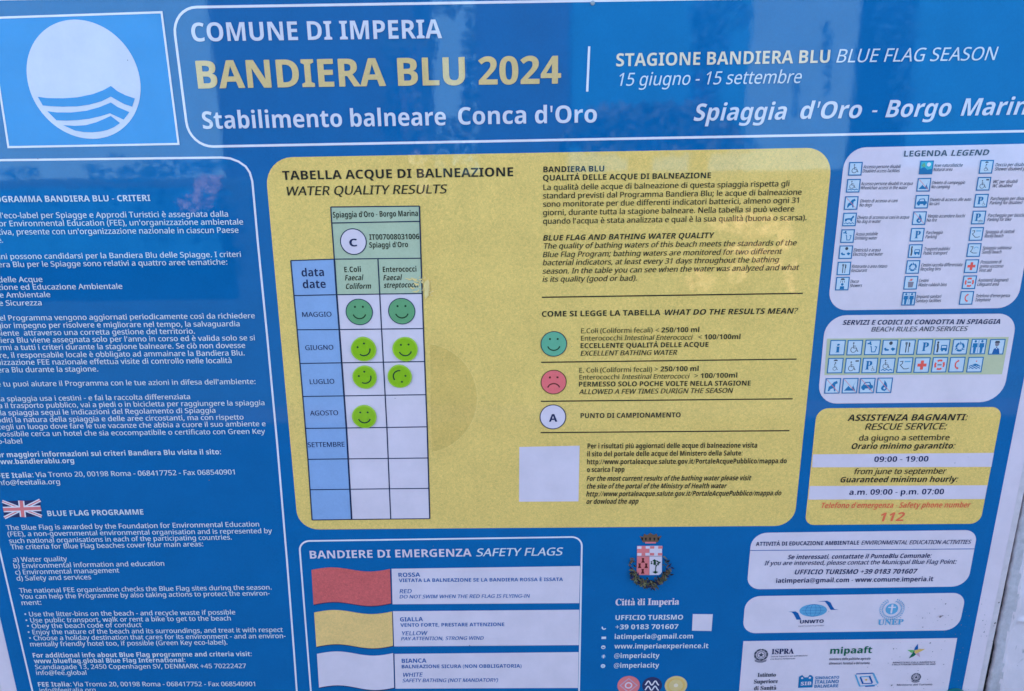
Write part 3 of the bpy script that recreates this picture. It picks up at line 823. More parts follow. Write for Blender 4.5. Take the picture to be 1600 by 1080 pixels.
# ---- legend panel
leg = Shape(1).poly(rounded(pq((1320.5, 231), (1634, 224), (1588, 481), (1292.5, 485)), 31), 'white').build('legend_panel', board, 'pale rounded panel listing beach symbols in three columns')
T(leg, 'LEGENDA', 1411.4, 244.8, 1479.1, 243.7, 9, 'b', 'slate'); T(leg, 'LEGEND', 1484.8, 243.6, 1544.6, 242.6, 9, 'bi', 'slate')
def zl(x, y): return (1280 + x / 3.857, 220 + y / 3.857)
LG = [('access', 215, 169, 262, ("Accesso persone disabili", 488), ("Disabled access facilities", 484)),
 ('access_water', 203, 271, 248, ("Accesso persone disabili in acqua", 562), ("Wheelchair access in the water", 530)),
 ('no_dog', 190, 375, 243, ("Divieto di accesso ai cani", 470), ("No dogs", 318)),
 ('dog_water', 180, 474, 226, ("Divieto di accesso ai cani in acqua", 540), ("No dog in water", 370)),
 ('drink', 168, 574, 215, ("Acqua potabile", 352), ("Drinking water", 348)),
 ('electric', 157, 671, 204, ("Elettricità e acqua", 368), ("Electricity and water", 383)),
 ('food', 146, 769, 193, ("Ristorante o area ristoro", 408), ("Restaurant", 287)),
 ('shower', 137, 860, 185, ("Docce", 238), ("Showers", 257)),
 ('nature', 642, 161, 688, ("Aree naturalistiche", 863), ("Natural area", 800)),
 ('no_camp', 627, 265, 675, ("Divieto di campeggio", 877), ("No camping", 785)),
 ('car', 615, 367, 663, ("Divieto di accesso alle auto", 913), ("No cars", 723)),
 ('fire', 600, 466, 648, ("Vietato accendere fuochi", 875), ("No fire", 707)),
 ('parking', 587, 566, 640, ("Parcheggio", 743), ("Parking", 707)),
 ('transport', 575, 664, 627, ("Trasporti pubblici", 785), ("Public transport", 770)),
 ('recycle', 561, 760, 610, ("Cestini raccolta differenziata", 860), ("Recycling bins", 732)),
 ('bin', 549, 855, 596, ("Cestini", 657), ("Waste rubbish bins", 767)),
 ('toilets', 536, 951, 582, ("Impianti sanitari", 733), ("Sanitary facilities", 732)),
 ('shower_access', 1003, 157, 1058, ("Doccia per disabili", 1245), ("Shower disabled people", 1292)),
 ('wc_access', 987, 259, 1042, ("WC per disabili", 1192), ("WC disabled", 1160)),
 ('parking_access', 972, 361, 1027, ("Parcheggio per disabili", 1255), ("Parking for disabled", 1220)),
 ('parking_bike', 957, 462, 1012, ("Parcheggio per biciclette", 1262), ("Parking for bike", 1155)),
 ('stones', 943, 561, 996, ("Spiaggia di ciottoli", 1173), ("Rocky beach", 1107)),
 ('sand', 929, 658, 980, ("Spiaggia sabbiosa", 1155), ("Sandy beach", 1095)),
 ('cross', 914, 755, 968, ("Postazione di", 1095), ("primo soccorso", 1107), ("First aid", 1035)),
 ('ring', 901, 852, 952, ("Assistenti bagnanti", 1137), ("Lifeguard area", 1080)),
 ('phone', 884, 946, 938, ("Telefono d'emergenza", 1147), ("Telephone", 1030))]
for kind, x, y, tx, *lines in LG:
    px, py = zl(x, y)
    picto(leg, kind, px, py, 20.4)
    for k, (s, xe) in enumerate(lines):
        dy = (-4, 21)[k] if len(lines) == 2 else (-16, 9, 34)[k]
        x0, yy = zl(tx - 4 * k, y + dy); x1, _ = zl(xe, 0)
        T(leg, s, x0, yy + .3, x1, yy - .2, 5.0, 'mi', 'slate', 2, 'caption')

# ---- services panel
def zs(x, y): return (1260 + x / 4.706, 480 + y / 4.706)
srv = Shape(1).poly(rounded(pq((1289.8, 492.7), (1589.5, 489.8), (1565.5, 628), (1277, 630.6)), [34, 30, 38, 32]), 'white').build('services_panel', board, 'pale rounded panel with two rows of symbols on a green strip')
T(srv, 'SERVIZI E CODICI DI CONDOTTA IN SPIAGGIA', 1315.7, 507.4, 1563, 505.8, 7.4, 'bi', 'navy'); T(srv, 'BEACH RULES AND SERVICES', 1360.5, 517.8, 1511, 516.8, 7.2, 'mi', 'slate')
Shape(2).ppoly([zs(150, 230), zs(1485, 218), zs(1435, 492), zs(130, 498)], 'strip_green').build('green_strip', srv)
for kind, x, y in [('info', 225, 296), ('access', 352, 296), ('drink', 482, 294), ('electric', 609, 294), ('food', 738, 293), ('parking', 866, 291), ('transport', 992, 291), ('recycle', 1125, 290), ('toilets', 1260, 288), ('guard', 1395, 290),
                   ('shower_access', 209, 428), ('wc_access', 337, 428), ('parking_access', 463, 427), ('access_water', 590, 427), ('stones', 720, 424), ('cross', 846, 424), ('ring', 975, 422), ('phone', 1102, 421), ('swim', 1235, 421),
                   ('no_dog', 190, 577), ('no_camp', 318, 576), ('car', 443, 575), ('fire', 570, 573)]:
    picto(srv, kind, *zs(x, y), 23.6, 'ban' if kind == 'car' else None)

# ---- rescue panel
rsc = Shape(1).poly(rounded(pq((1276, 637.8), (1566, 635.6), (1531, 818), (1257.3, 820)), [20, 18, 18, 16]), 'yellow').build('rescue_panel', board, 'small yellow rounded panel with rescue service hours')
for q in ([(1269.9, 709.6), (1552.3, 707.3), (1548.3, 729.1), (1268.1, 729.8)], [(1264.8, 759.1), (1542, 757.9), (1538, 779.3), (1262.5, 780.2)]):
    Shape(2).ppoly(q, 'white').build('white_stripe', rsc)
for a in [("ASSISTENZA BAGNANTI:", 1323.3, 657.3, 1511, 656.3, 9.8, 'bi', K), ("RESCUE SERVICE:", 1350.7, 671.2, 1478.6, 670.4, 9.8, 'mi', K), ("da giugno a settembre", 1341.3, 688.1, 1482.3, 687.3, 8.6, 'm', K),
          ("Orario minimo garantito:", 1328.9, 701.1, 1491.6, 700.3, 8.8, 'bi', K), ("09:00 - 19:00", 1364.9, 721.3, 1449.3, 720.6, 8.4, 'b', 'navy'), ("from june to september", 1332.9, 740.5, 1478, 739.7, 8.6, 'mi', K),
          ("Guaranteed minimun hourly:", 1311.6, 753.3, 1496, 752.3, 8.6, 'bi', K), ("a.m. 09:00 - p.m. 07:00", 1326, 772.7, 1473.6, 771.7, 8.4, 'b', 'navy'),
          ("Telefono d'emergenza - Safety phone number", 1281.2, 793.4, 1515.6, 792.4, 8.4, 'ni', 'red_text'), ("112", 1372.3, 814.2, 1412.6, 813.5, 13.6, 'bi', 'red_text')]:
    T(rsc, *a)

# ---- safety flags panel
def zf(x, y): return (460 + x / 3.404, 820 + y / 3.404)
flg = Shape(1).stroke(rounded(pq((467.6, 845.2), (909.3, 838.6), (904, 1118), (489, 1119)), 18), 3.0 * PX, 'line_white', True).build('flags_panel', board, 'white rounded outline around the red, yellow and white safety flags')
T(flg, 'BANDIERE DI EMERGENZA', 485, 872.1, 737, 868.7, 12, 'b', 'white'); T(flg, 'SAFETY FLAGS', 744, 868.6, 880, 867, 12, 'mi', 'text_white')
boxes = [[(612, 888.3), (906.3, 884), (905, 941.9), (613.5, 943.6)], [(614, 954.5), (905, 952.2), (904.3, 1007.4), (616, 1009.5)], [(616.5, 1021.2), (904, 1018.3), (903, 1074.3), (618, 1075.4)]]
for q in boxes: Shape(2).ppoly(q, 'white').build('caption_box', flg)
def wavy(tl, tr, br, bl, amp):
    out = []
    for k in range(17):
        u = k / 16; p_ = Vector(tl).lerp(Vector(tr), u); out.append((p_.x, p_.y - amp * math.sin(u * 2 * math.pi)))
    for k in range(16, -1, -1):
        u = k / 16; p_ = Vector(bl).lerp(Vector(br), u); out.append((p_.x, p_.y - amp * math.sin(u * 2 * math.pi)))
    return out
for q, mt_ in (([zf(92, 238), zf(509, 233), zf(515, 415), zf(103, 422)], 'flag_red'), ([zf(106, 464), zf(520, 459), zf(525, 641), zf(118, 646)], 'flag_yellow'), ([zf(121, 684), zf(526, 680), zf(531, 864), zf(132, 863)], 'white')):
    wv = wavy(*q, 3.6)
    s = Shape(3)
    s.ppoly([(x + .8, y + 1.3) for x, y in wv], 'navy').ppoly(wv, mt_)
    s.build('safety_flag', flg)
Bq = 'pict_blue'
for a in [("ROSSA", 623, 900.9, 656.8, 900.3, 6.4, 'b'), ("VIETATA LA BALNEAZIONE SE LA BANDIERA ROSSA È ISSATA", 623.6, 908.9, 879.5, 907.2, 5.4, 'b'), ("RED", 624.5, 926.4, 644.2, 926, 6.2, 'mi'), ("DO NOT SWIM WHEN THE RED FLAG IS FLYING-IN", 624.5, 934.4, 828, 933.1, 5.4, 'mi'),
          ("GIALLA", 625.4, 970.4, 661.2, 969.8, 6.4, 'b'), ("VENTO FORTE, PRESTARE ATTENZIONE", 626, 978.7, 788.1, 977.5, 5.4, 'b'), ("YELLOW", 626.9, 992, 668.5, 991.4, 6.2, 'mi'), ("PAY ATTENTION, STRONG WIND", 626.9, 1000, 756.4, 998.8, 5.4, 'mi'),
          ("BIANCA", 628, 1035, 666.5, 1034.5, 6.4, 'b'), ("BALNEAZIONE SICURA (NON OBBLIGATORIA)", 628, 1043.5, 814.9, 1042.4, 5.4, 'b'), ("WHITE", 628.9, 1056.9, 661, 1056.3, 6.2, 'mi'), ("SAFETY BATHING (NOT MANDATORY)", 628.9, 1065.2, 778.8, 1064.4, 5.4, 'mi')]:
    T(flg, *a, 'deep_blue')

# ---- town block: crest, contacts, medallions
def zc(x, y): return (960 + x / 9, 820 + y / 9)
crest = Shape(1)
rc = random.Random(3)
cc = (490, 560)
for k in range(460):             # the wreath: two leafy branches meeting below the shield
    t_ = rc.uniform(-165, -15) if k % 4 else rc.uniform(-212, 32)
    a = math.radians(-t_)
    rx_, ry_ = 262 + rc.gauss(0, 30), 262 + rc.gauss(0, 26)
    x, y = cc[0] + rx_ * math.cos(a), cc[1] + ry_ * math.sin(a)
    if y < 380: continue
    d = a + rc.uniform(-1.1, 1.1) + (1.57 if k % 2 else 0)
    l, ww = rc.uniform(22, 42), rc.uniform(7, 12)
    crest.ppoly([zc(x + l * math.cos(d), y + l * math.sin(d)), zc(x - ww * math.sin(d), y + ww * math.cos(d)), zc(x - l * math.cos(d), y - l * math.sin(d)), zc(x + ww * math.sin(d), y - ww * math.cos(d))],
                rc.choice(['wreath', 'wreath', 'black', 'navy', 'wreath_pale', 'brown']))
crest = crest.build('town_crest', board, 'crest with shield, turreted crown and dark leafy wreath')
sh_ = Shape(3, .00001)
sh_.ppoly([zc(318, 292), zc(490, 290), zc(490, 700), zc(350, 700), zc(325, 690), zc(312, 660)], 'rose')
sh_.ppoly([zc(492, 290), zc(668, 290), zc(664, 660), zc(645, 688), zc(620, 700), zc(492, 700)], 'white')
for (x, y, mt_) in [(350, 315, 'white'), (470, 312, 'white'), (350, 410, 'white'), (465, 408, 'white'), (530, 312, 'rose'), (645, 312, 'rose'), (528, 408, 'rose'), (640, 408, 'rose')]:
    sh_.ppoly([zc(x - 32, y - 18), zc(x + 30, y - 18), zc(x + 28, y + 18), zc(x - 32, y + 18)], mt_)
sh_.pstroke([zc(318, 436), zc(664, 436)], 1, 'grey_text')
for (x, y) in [(400, 495), (352, 570), (445, 570), (396, 648)]:
    sh_.ppoly([zc(x - 18, y - 34), zc(x + 18, y - 34), zc(x + 12, y), zc(x + 26, y + 32), zc(x - 26, y + 32), zc(x - 12, y)], 'dark_brown')
for k in range(26):
    a = rc.uniform(0, 6.28); r_ = 62 * math.sqrt(rc.random())
    x, y = 575 + r_ * math.cos(a), 525 + r_ * .8 * math.sin(a)
    sh_.ppoly([zc(x - 14, y), zc(x, y - 12), zc(x + 14, y), zc(x, y + 12)], 'dark_green')
sh_.pstroke([zc(582, 560), zc(572, 660)], 1.6, 'dark_green'); sh_.ppoly([zc(530, 655), zc(572, 640), zc(615, 655), zc(572, 680)], 'dark_green')
sh_.build('shield', crest)
cw = Shape(3)
cw.ppoly([zc(352, 150), zc(400, 165), zc(420, 120), zc(455, 140), zc(505, 108), zc(550, 138), zc(590, 118), zc(610, 160), zc(662, 148), (960 + 605 / 9, 820 + 240 / 9), zc(400, 242)], 'brown')
for x in (390, 440, 500, 560, 615): cw.ppoly([zc(x - 14, 175), zc(x + 14, 175), zc(x + 10, 215), zc(x - 10, 215)], 'black')
cw.ppoly([zc(428, 234), zc(582, 234), zc(580, 256), zc(432, 256)], 'rose')
cw.build('crown', crest)

con = Shape(1)
def zt(x, y): return (900 + x / 4.154, 820 + y / 4.154)
for i, (x, y) in enumerate([(182, 667), (180, 732), (177, 793), (178, 853), (175, 915)]):
    c = B(*zt(x, y)); r_ = 4.2 * PX
    if i == 0: con.arc(c + Vector((0, r_ * .1)), r_ * .8, 150, 330, r_ * .55, 'text_white')
    elif i == 1: con.poly([c + Vector(q) * r_ for q in [(-1, -.6), (1, -.6), (1, .6), (-1, .6)]], 'text_white')
    elif i == 2: con.arc(c, r_ * .75, 0, 360, r_ * .4, 'text_white'); con.disc(c + Vector((0, r_ * .4)), r_ * .4, 'text_white', n=12)
    elif i == 3: con.disc(c, r_ * .95, 'sky_blue', n=20); con.stroke([c + Vector(q) * r_ for q in [(.5, .7), (0, .6), (0, -.9)]], r_ * .35, 'white'); con.stroke([c + Vector(q) * r_ for q in [(-.4, .1), (.5, .1)]], r_ * .3, 'white')
    else: con.disc(c, r_, 'text_white', n=20); con.arc(c, r_ * .4, 0, 360, r_ * .2, 'sky_blue')
con = con.build('contact_block', board, 'white contact lines of the town tourist office below the crest')
T(con, 'Città di Imperia', 961.4, 945.2, 1060.8, 944, 10, 's', 'white')
Shape(3).pstroke([(996.2, 935.2), (999.2, 937.4)], 1.4, 'white').build('accent_mark', con)
for a in [('UFFICIO TURISMO', 961.4, 968, 1066.8, 967.3, 7.4, 'b'), ('+39 0183 701607', 961.4, 982.6, 1059.4, 982, 7.4, 'b'), ('iatimperia@gmail.com', 960.2, 997.6, 1082.5, 996.8, 7.4, 'b'),
          ('www.imperiaexperience.it', 959.7, 1012.6, 1106.3, 1011.9, 7.4, 'b'), ('@imperiacity', 959.5, 1027.5, 1030, 1027, 7.4, 'b'), ('@imperiacity', 959, 1042.7, 1029.5, 1042.2, 7.4, 'b')]:
    T(con, *a, 'text_white')
Shape(2).ppoly([zt(757, 577), zt(887, 578), zt(878, 687), zt(752, 685)], 'white').build('blank_card', con)
s = Shape(1); c = B(982, 1070.5); r_ = local_r(982, 1070, 17.5)
s.disc(c, r_, 'rose', n=48); s.stroke([c + Vector(q) * r_ for q in [(0, .72), (.75, 0), (0, -.72), (-.75, 0)]], r_ * .1, 'lilac', True); s.arc(c, r_ * .28, 0, 360, r_ * .12, 'white', n=20)
s.build('medallion', board, 'rose round medallion with a diamond line')
s = Shape(1); c = B(1018.8, 1070.5); r_ = local_r(1018, 1070, 15.5)
s.disc(c, r_, 'flag_navy', n=48)
for k in (.28, -.34):
    s.stroke([c + Vector((-.7 + 1.4 * i / 24, k + .24 * math.sin(i / 24 * 4 * math.pi - 1.2))) * r_ for i in range(25)], r_ * .13, 'line_white')
s.build('medallion', board, 'navy round medallion with two white wave lines')
s = Shape(1); c = B(1056, 1070.5); r_ = local_r(1056, 1070, 17.5)
s.disc(c, r_, 'cream', n=48); s.arc(c, r_ * .72, 0, 360, r_ * .2, 'gold', n=36); s.disc(c, r_ * .2, 'cream_white', n=16)
s.build('medallion', board, 'cream round medallion with rings')

# ---- municipal contact panel
mun = Shape(1).poly(rounded(pq((1174.3, 832.3), (1527.5, 827.8), (1511, 916), (1166.3, 920.6)), [28, 22, 28, 24]), 'white').build('municipal_panel', board, 'pale rounded panel with the environmental education contacts')
Shape(2).pstroke([(1171.8, 859.6), (1522.3, 857.2)], 1.3, 'deep_blue').build('rule_line', mun)
for a in [("ATTIVITÀ DI EDUCAZIONE AMBIENTALE", 1180.5, 852.4, 1341.3, 850.4, 6.2, 'b', 'navy'), ("ENVIRONMENTAL EDUCATION ACTIVITIES", 1345, 850.4, 1516.4, 849.2, 6.2, 'mi', 'navy'),
          ("Se interessati, contattate il PuntoBlu Comunale:", 1230, 873.2, 1455, 870.8, 6.8, 'bi', 'navy'), ("If you are interested, please contact the Municipal Blue Flag Point:", 1193.8, 882.6, 1494, 880.2, 6.6, 'mi', 'navy'),
          ("UFFICIO TURISMO +39 0183 701607", 1240.5, 896.9, 1432, 895.6, 7.4, 'bi', 'navy'), ("iatimperia@gmail.com - www.comune.imperia.it", 1212, 910.2, 1457, 907.4, 7.0, 'b', 'navy')]:
    T(mun, *a)

# ---- partners panel
def zp(x, y): return (1200 + x / 6.667, 920 + y / 6.667)
par = Shape(1).poly(rounded(pq((1164.8, 931.4), (1509.5, 925.8), (1497, 984.4), (1159.8, 989.2)), [27, 24, 27, 24]), 'white').build('partners_panel', board, 'pale rounded panel with two blue world emblems')
s = Shape(2); c = B(*zp(468, 222)); s.disc(c, local_r(1270, 953, 21.5), 'sky_blue', local_r(1270, 953, 11.2), 40)
for k in (-.55, -.2, .2, .55): s.arc(c, local_r(1270, 953, 21.5 * abs(k)), 0, 360, .5 * PX, 'deep_blue', local_r(1270, 953, 11.2), 30)
for k in (-.5, 0, .5): s.stroke([c + Vector((-.019 * math.sqrt(1 - k * k) * .72, k * .0074)), c + Vector((.019 * math.sqrt(1 - k * k) * .72, k * .0074))], .5 * PX, 'deep_blue')
s.ppoly([zp(205, 235), zp(285, 232), zp(312, 250), zp(330, 290), zp(345, 318), zp(295, 318), zp(265, 260), zp(245, 240)], 'deep_blue')
s.ppoly([zp(510, 128), zp(612, 120), zp(648, 138), zp(672, 185), zp(690, 208), zp(735, 215), zp(650, 216), zp(615, 160), zp(590, 130)], 'deep_blue')
s.build('globe_emblem', par)
T(par, 'UNWTO', 1249.3, 973.6, 1286.3, 972.4, 5.2, 'h', 'navy'); T(par, 'World Tourism Organization', 1246.5, 978.6, 1287, 977.4, 1.7, 'm', 'grey_text')
s = Shape(2); c = B(1393, 951); r_ = local_r(1393, 951, 9.8)
s.disc(c, r_, 'sky_blue', n=32); s.stroke([c + Vector((0, -.8)) * r_, c + Vector((0, .55)) * r_], r_ * .28, 'white'); s.stroke([c + Vector((-.6, .3)) * r_, c + Vector((.6, .3)) * r_], r_ * .2, 'white'); s.disc(c + Vector((0, .68)) * r_, r_ * .18, 'white', n=10)
for k in range(30):
    a = math.radians(115 + 310 * k / 29); q = c + Vector((math.cos(a), math.sin(a))) * r_ * 1.68
    for e in (-1, 1):
        d = Vector((math.cos(a + e * .9 + 1.57), math.sin(a + e * .9 + 1.57)))
        s.poly([q, q + d * r_ * .3 + Vector((d.y, -d.x)) * r_ * .09, q + d * r_ * .42, q + d * r_ * .3 - Vector((d.y, -d.x)) * r_ * .09], 'sky_blue')
s.build('wreath_emblem', par)
T(par, 'UNEP', 1370.5, 975.8, 1410.5, 975, 8.2, 's', 'sky_blue')

# ---- institutions panel
def zi(x, y): return (1140 + x / 4, 820 + y / 4)
ins = Shape(1).ppoly([(1161.3, 1001.4), (1495.2, 996.6), (1474.5, 1112), (1151.6, 1114)], 'white').build('institutions_panel', board, 'pale square cornered panel with institution logos')
def republic(px, py, r):
    s = Shape(2); c = B(px, py); r_ = local_r(px, py, r)
    for k in range(26):
        a = math.radians(100 + 340 * k / 25); q = c + Vector((math.cos(a), math.sin(a))) * r_ * .86
        s.disc(q, r_ * .17, 'slate' if k % 3 else 'grey_text', n=6)
    s.arc(c, r_ * .55, 0, 360, r_ * .12, 'grey_text', n=18)
    st_ = []
    for k in range(10):
        a = math.radians(90 + 36 * k); st_.append(c + Vector((math.cos(a), math.sin(a))) * r_ * (.42 if k % 2 == 0 else .18))
    s.poly(st_, 'slate')
    s.poly([c + Vector(q) * r_ for q in [(-.85, -.75), (-.3, -1.0), (.3, -1.0), (.85, -.75), (.8, -1.1), (.3, -1.3), (-.3, -1.3), (-.8, -1.1)]], 'grey_text')
    s.build('state_emblem', ins)
republic(1188.8, 1022.5, 11); republic(1430.8, 1057.5, 7.6)
for a in [('ISPRA', 1205, 1021.5, 1239.8, 1020.6, 8, 's', 'navy'), ('Istituto Superiore per la Protezione', 1204, 1026.2, 1261, 1024.6, 2.2, 'm', 'slate'), ('e la Ricerca Ambientale', 1203.4, 1030.2, 1242, 1029.2, 2.2, 'm', 'slate'),
          ('mipaaft', 1296.3, 1021, 1361.5, 1019.6, 10, 'h', 'green'), ('ministero delle politiche agricole', 1295, 1030.9, 1359.3, 1030, 3.6, 'b', 'slate'), ('alimentari, forestali e del turismo', 1294.5, 1037.7, 1358.3, 1037, 3.6, 'b', 'slate'),
          ("MINISTERO DELL'AMBIENTE", 1394.5, 1035.7, 1460.8, 1034.9, 2.3, 'm', 'slate'), ('E DELLA TUTELA DEL TERRITORIO E DEL MARE', 1393.6, 1038.9, 1460.8, 1038.2, 2.3, 'b', 'slate'),
          ('Istituto', 1183, 1057, 1211.8, 1056.4, 6.2, 's', 'slate'), ('Superiore', 1177.5, 1067.4, 1215, 1066.4, 6.2, 's', 'slate'), ('di Sanità', 1177.5, 1077.6, 1212.5, 1076.8, 6.2, 's', 'slate'),
          ('SINDACATO', 1273, 1060.7, 1310.5, 1059.6, 4.2, 'b', 'pict_blue'), ('ITALIANO', 1272.5, 1067.5, 1309.8, 1066.5, 5.2, 'b', 'pict_blue'), ('BALNEARE', 1271.8, 1074, 1309, 1073, 4.8, 'b', 'pict_blue'),
          ('Ministero del Turismo', 1400.5, 1070.9, 1455.8, 1070, 2.8, 'm', 'slate')]:
    T(ins, *a)
s = Shape(2)
s.ppoly([zi(432, 948), zi(445, 940), zi(452, 936), zi(468, 952), zi(488, 950), zi(498, 936), zi(510, 938), zi(522, 950), zi(516, 1014), zi(426, 1017)], 'pict_blue')
s.disc(B(*zi(452, 956)), 2.1 * PX, 'white', n=10); s.disc(B(*zi(500, 954)), 2.1 * PX, 'white', n=10)
s.build('badge', ins); T(ins, 'SIB', *zi(442, 1000), *zi(508, 997), 5.4, 'h', 'white', 4)
s = Shape(2)
for a, b, wd, mt_ in [((790, 930), (895, 925), 2.4, 'deep_blue'), ((895, 925), (925, 990), 3.6, 'sky_blue'), ((920, 997), (810, 1006), 2.0, 'sky_blue'), ((785, 935), (812, 1008), 3.2, 'sky_blue'),
                      ((812, 948), (880, 944), 2.2, 'sky_blue'), ((872, 944), (890, 985), 3.2, 'deep_blue'), ((890, 988), (835, 990), 2.0, 'deep_blue'), ((815, 950), (832, 992), 3.2, 'deep_blue'), ((845, 1007), (905, 1004), 2.4, 'deep_blue')]:
    s.pstroke([zi(*a), zi(*b)], wd, mt_)
s.disc(B(*zi(852, 966)), 2.2 * PX, 'gold', n=10)
s.build('diamond_logo', ins)
s = Shape(2)
for a, rl, mt_ in [(86, 16.5, 'deep_blue'), (165, 16, 'leaf_green'), (232, 17, 'green'), (308, 14, 'lilac'), (20, 16.5, 'gold')]:
    c = B(1430.5, 1018); q = math.radians(a); u = Vector((math.cos(q), math.sin(q))); n_ = Vector((-u.y, u.x)); L = rl * PX * 1.05
    s.poly([c - u * L * .12 + n_ * L * .24, c + u * L * .5 + n_ * L * .22, c + u * L, c + u * L * .5 - n_ * L * .14, c - u * L * .1 - n_ * L * .22], mt_)
s.build('star_emblem', ins)

# ---- dirt specks, screw
s = Shape(6, .000003)
rd = random.Random(11)
for k in range(150):
    z_ = rd.random()
    if z_ < .5: x, y = rd.gauss(1440, 45), rd.gauss(1040, 26)
    elif z_ < .7: x, y = rd.gauss(1480, 26), rd.gauss(965, 16)
    elif z_ < .8: x, y = rd.gauss(1535, 5) , rd.gauss(980, 22)
    else: x, y = rd.uniform(60, 1540), rd.uniform(30, 1070)
    r_ = rd.uniform(.25, .8) * (1 if rd.random() < .9 else 1.8)
    s.disc(B(x, y), r_ * PX, 'speck', r_ * PX * rd.uniform(.5, 1.2), 6, rot=rd.uniform(0, 3))
for x, y, r_ in [(1536, 986, 1.2), (1534, 968, 1), (1559, 940, 1.5), (1553, 972, 1.8), (1468, 962, 2.2), (1476, 942, 1.3), (1452, 1003, 1.4), (1440, 964, 1), (1433, 1046, .9), (1392, 1069, 1.6), (1540, 992, .8), (734, 1007, 1.1), (328, 749, 1.1)]:
    s.disc(B(x, y), r_ * PX * 1.2, 'speck', r_ * PX * .8, 8, rot=.8)
tag(s.build('dirt_specks', board), None, None, None, 'stuff')
def puck(name, c, r, y0, y1, mat, parent, n=24, off=BASE, dome=.25):
    v, f = [], []
    prof = [(1, y1), (1, y0 + (y1 - y0) * .35), (.9, y0 + (y1 - y0) * .1), (.72, y0), (.3, y0 - (y1 - y0) * dome)]
    for (k, y) in prof:
        for i in range(n):
            a = 2 * math.pi * i / n
            v.append((c[0] + r * k * math.cos(a) - off[0], y - off[1], c[1] + r * k * math.sin(a) - off[2]))
    for j in range(len(prof) - 1):
        for i in range(n):
            k = (i + 1) % n
            f.append([j * n + i, j * n + k, (j + 1) * n + k, (j + 1) * n + i])
    f.append([(len(prof) - 1) * n + i for i in range(n)])
    me = bpy.data.meshes.new(name); me.from_pydata(v, [], f); me.materials.append(MATS[mat]); me.update()
    return link(name, me, parent)
plain('steel', (.32, .32, .36), .35)
puck('screw', B(926, 5), 3.2 * PX, -.0016, -.0006, 'steel', board, 16)

set_type()

# ------------------------------------------------------------------ stickers (things of their own)
def sticker(px, py, rp, rot, label):
    c = B(px, py); r = local_r(px, py, rp)
    org = Vector((c.x, -.0021, c.y))
    o = tag(link('smiley_sticker', None, None, org), label, 'sticker', 'lime green smiley stickers in the results table')
    n = 48
    v, f = [], []
    rnd = random.Random(int(px))
    for k, (rk, y) in enumerate([(1.0, .0009), (1.0, -.00012), (.97, -.0002)]):
        for i in range(n):
            a = 2 * math.pi * i / n
            e = 1 + .012 * math.sin(3 * a + px)
            v.append((r * rk * e * math.cos(a), y, r * rk * e * math.sin(a)))
    for j in range(2):
        for i in range(n):
            k = (i + 1) % n
            f.append([j * n + i, j * n + k, (j + 1) * n + k, (j + 1) * n + i])
    f.append([2 * n + i for i in range(n)])
    me = bpy.data.meshes.new('disc'); me.from_pydata(v, [], f)
    me.materials.append(MATS['lime_edge']); me.materials.append(MATS['lime'])
    me.update(); link('disc', me, o)
    s = Shape(0); s.y = -.0003 + org.y
    s.disc(c, r * .90, 'lime', n=40)
    inner = s.build('printed_circle', o, None, org)
    s = Shape(0); s.y = -.00034 + org.y
    R = lambda x, y: (c[0] + x * math.cos(rot) - y * math.sin(rot), c[1] + x * math.sin(rot) + y * math.cos(rot))
    for e in (-1, 1): s.disc(R(e * r * .30, r * .38), r * .085, 'dark_green', n=12)
    s.build('eyes', o, None, org)
    s = Shape(0); s.y = -.00034 + org.y
    s.stroke([R(r * .50 * math.cos(math.radians(200 + 140 * i / 14)), r * .50 * math.sin(math.radians(200 + 140 * i / 14)) - r * .02) for i in range(15)], r * .11, 'dark_green')
    s.build('mouth', o, None, org)
    return o
sticker(568.6, 545, 19.8, math.radians(30), 'lime smiley sticker leaning left in the GIUGNO row, left column')
sticker(633.5, 545, 19.8, math.radians(2), 'upright lime smiley sticker in the GIUGNO row, right column')
sticker(570.4, 588.6, 19, math.radians(38), 'lime smiley sticker leaning left in the LUGLIO row, left column')
sticker(624.9, 587.4, 19, math.radians(-122), 'lime smiley sticker turned on its side in the LUGLIO row, right column')
sticker(569.8, 650.2, 19.2, math.radians(0), 'upright lime smiley sticker alone in the AGOSTO row')

# ------------------------------------------------------------------ wall, post, teal cap, ground
def box(name, x0, x1, y0, y1, z0, z1, mat, parent=None, off=(0, 0, 0), bev=0):
    v = [(x - off[0], y - off[1], z - off[2]) for x in (x0, x1) for y in (y0, y1) for z in (z0, z1)]
    f = [(0, 1, 3, 2), (4, 6, 7, 5), (0, 4, 5, 1), (2, 3, 7, 6), (0, 2, 6, 4), (1, 5, 7, 3)]
    me = bpy.data.meshes.new(name); me.from_pydata(v, [], f)
    import bmesh
    bm = bmesh.new(); bm.from_mesh(me); bmesh.ops.recalc_face_normals(bm, faces=bm.faces); bm.to_mesh(me); bm.free()
    me.materials.append(MATS[mat] if isinstance(mat, str) else mat)
    o = link(name, me, parent)
    if bev:
        md = o.modifiers.new('bevel', 'BEVEL'); md.width = bev; md.segments = 2
    return o
wall = tag(link('painted_wall', None, None, (0, .03, 0)), 'white painted wall that the blue board is fixed to', 'wall')
box('wall_face', -4, 4, .014, .22, 0, 2.9, 'old_paint', wall, (0, .03, 0))
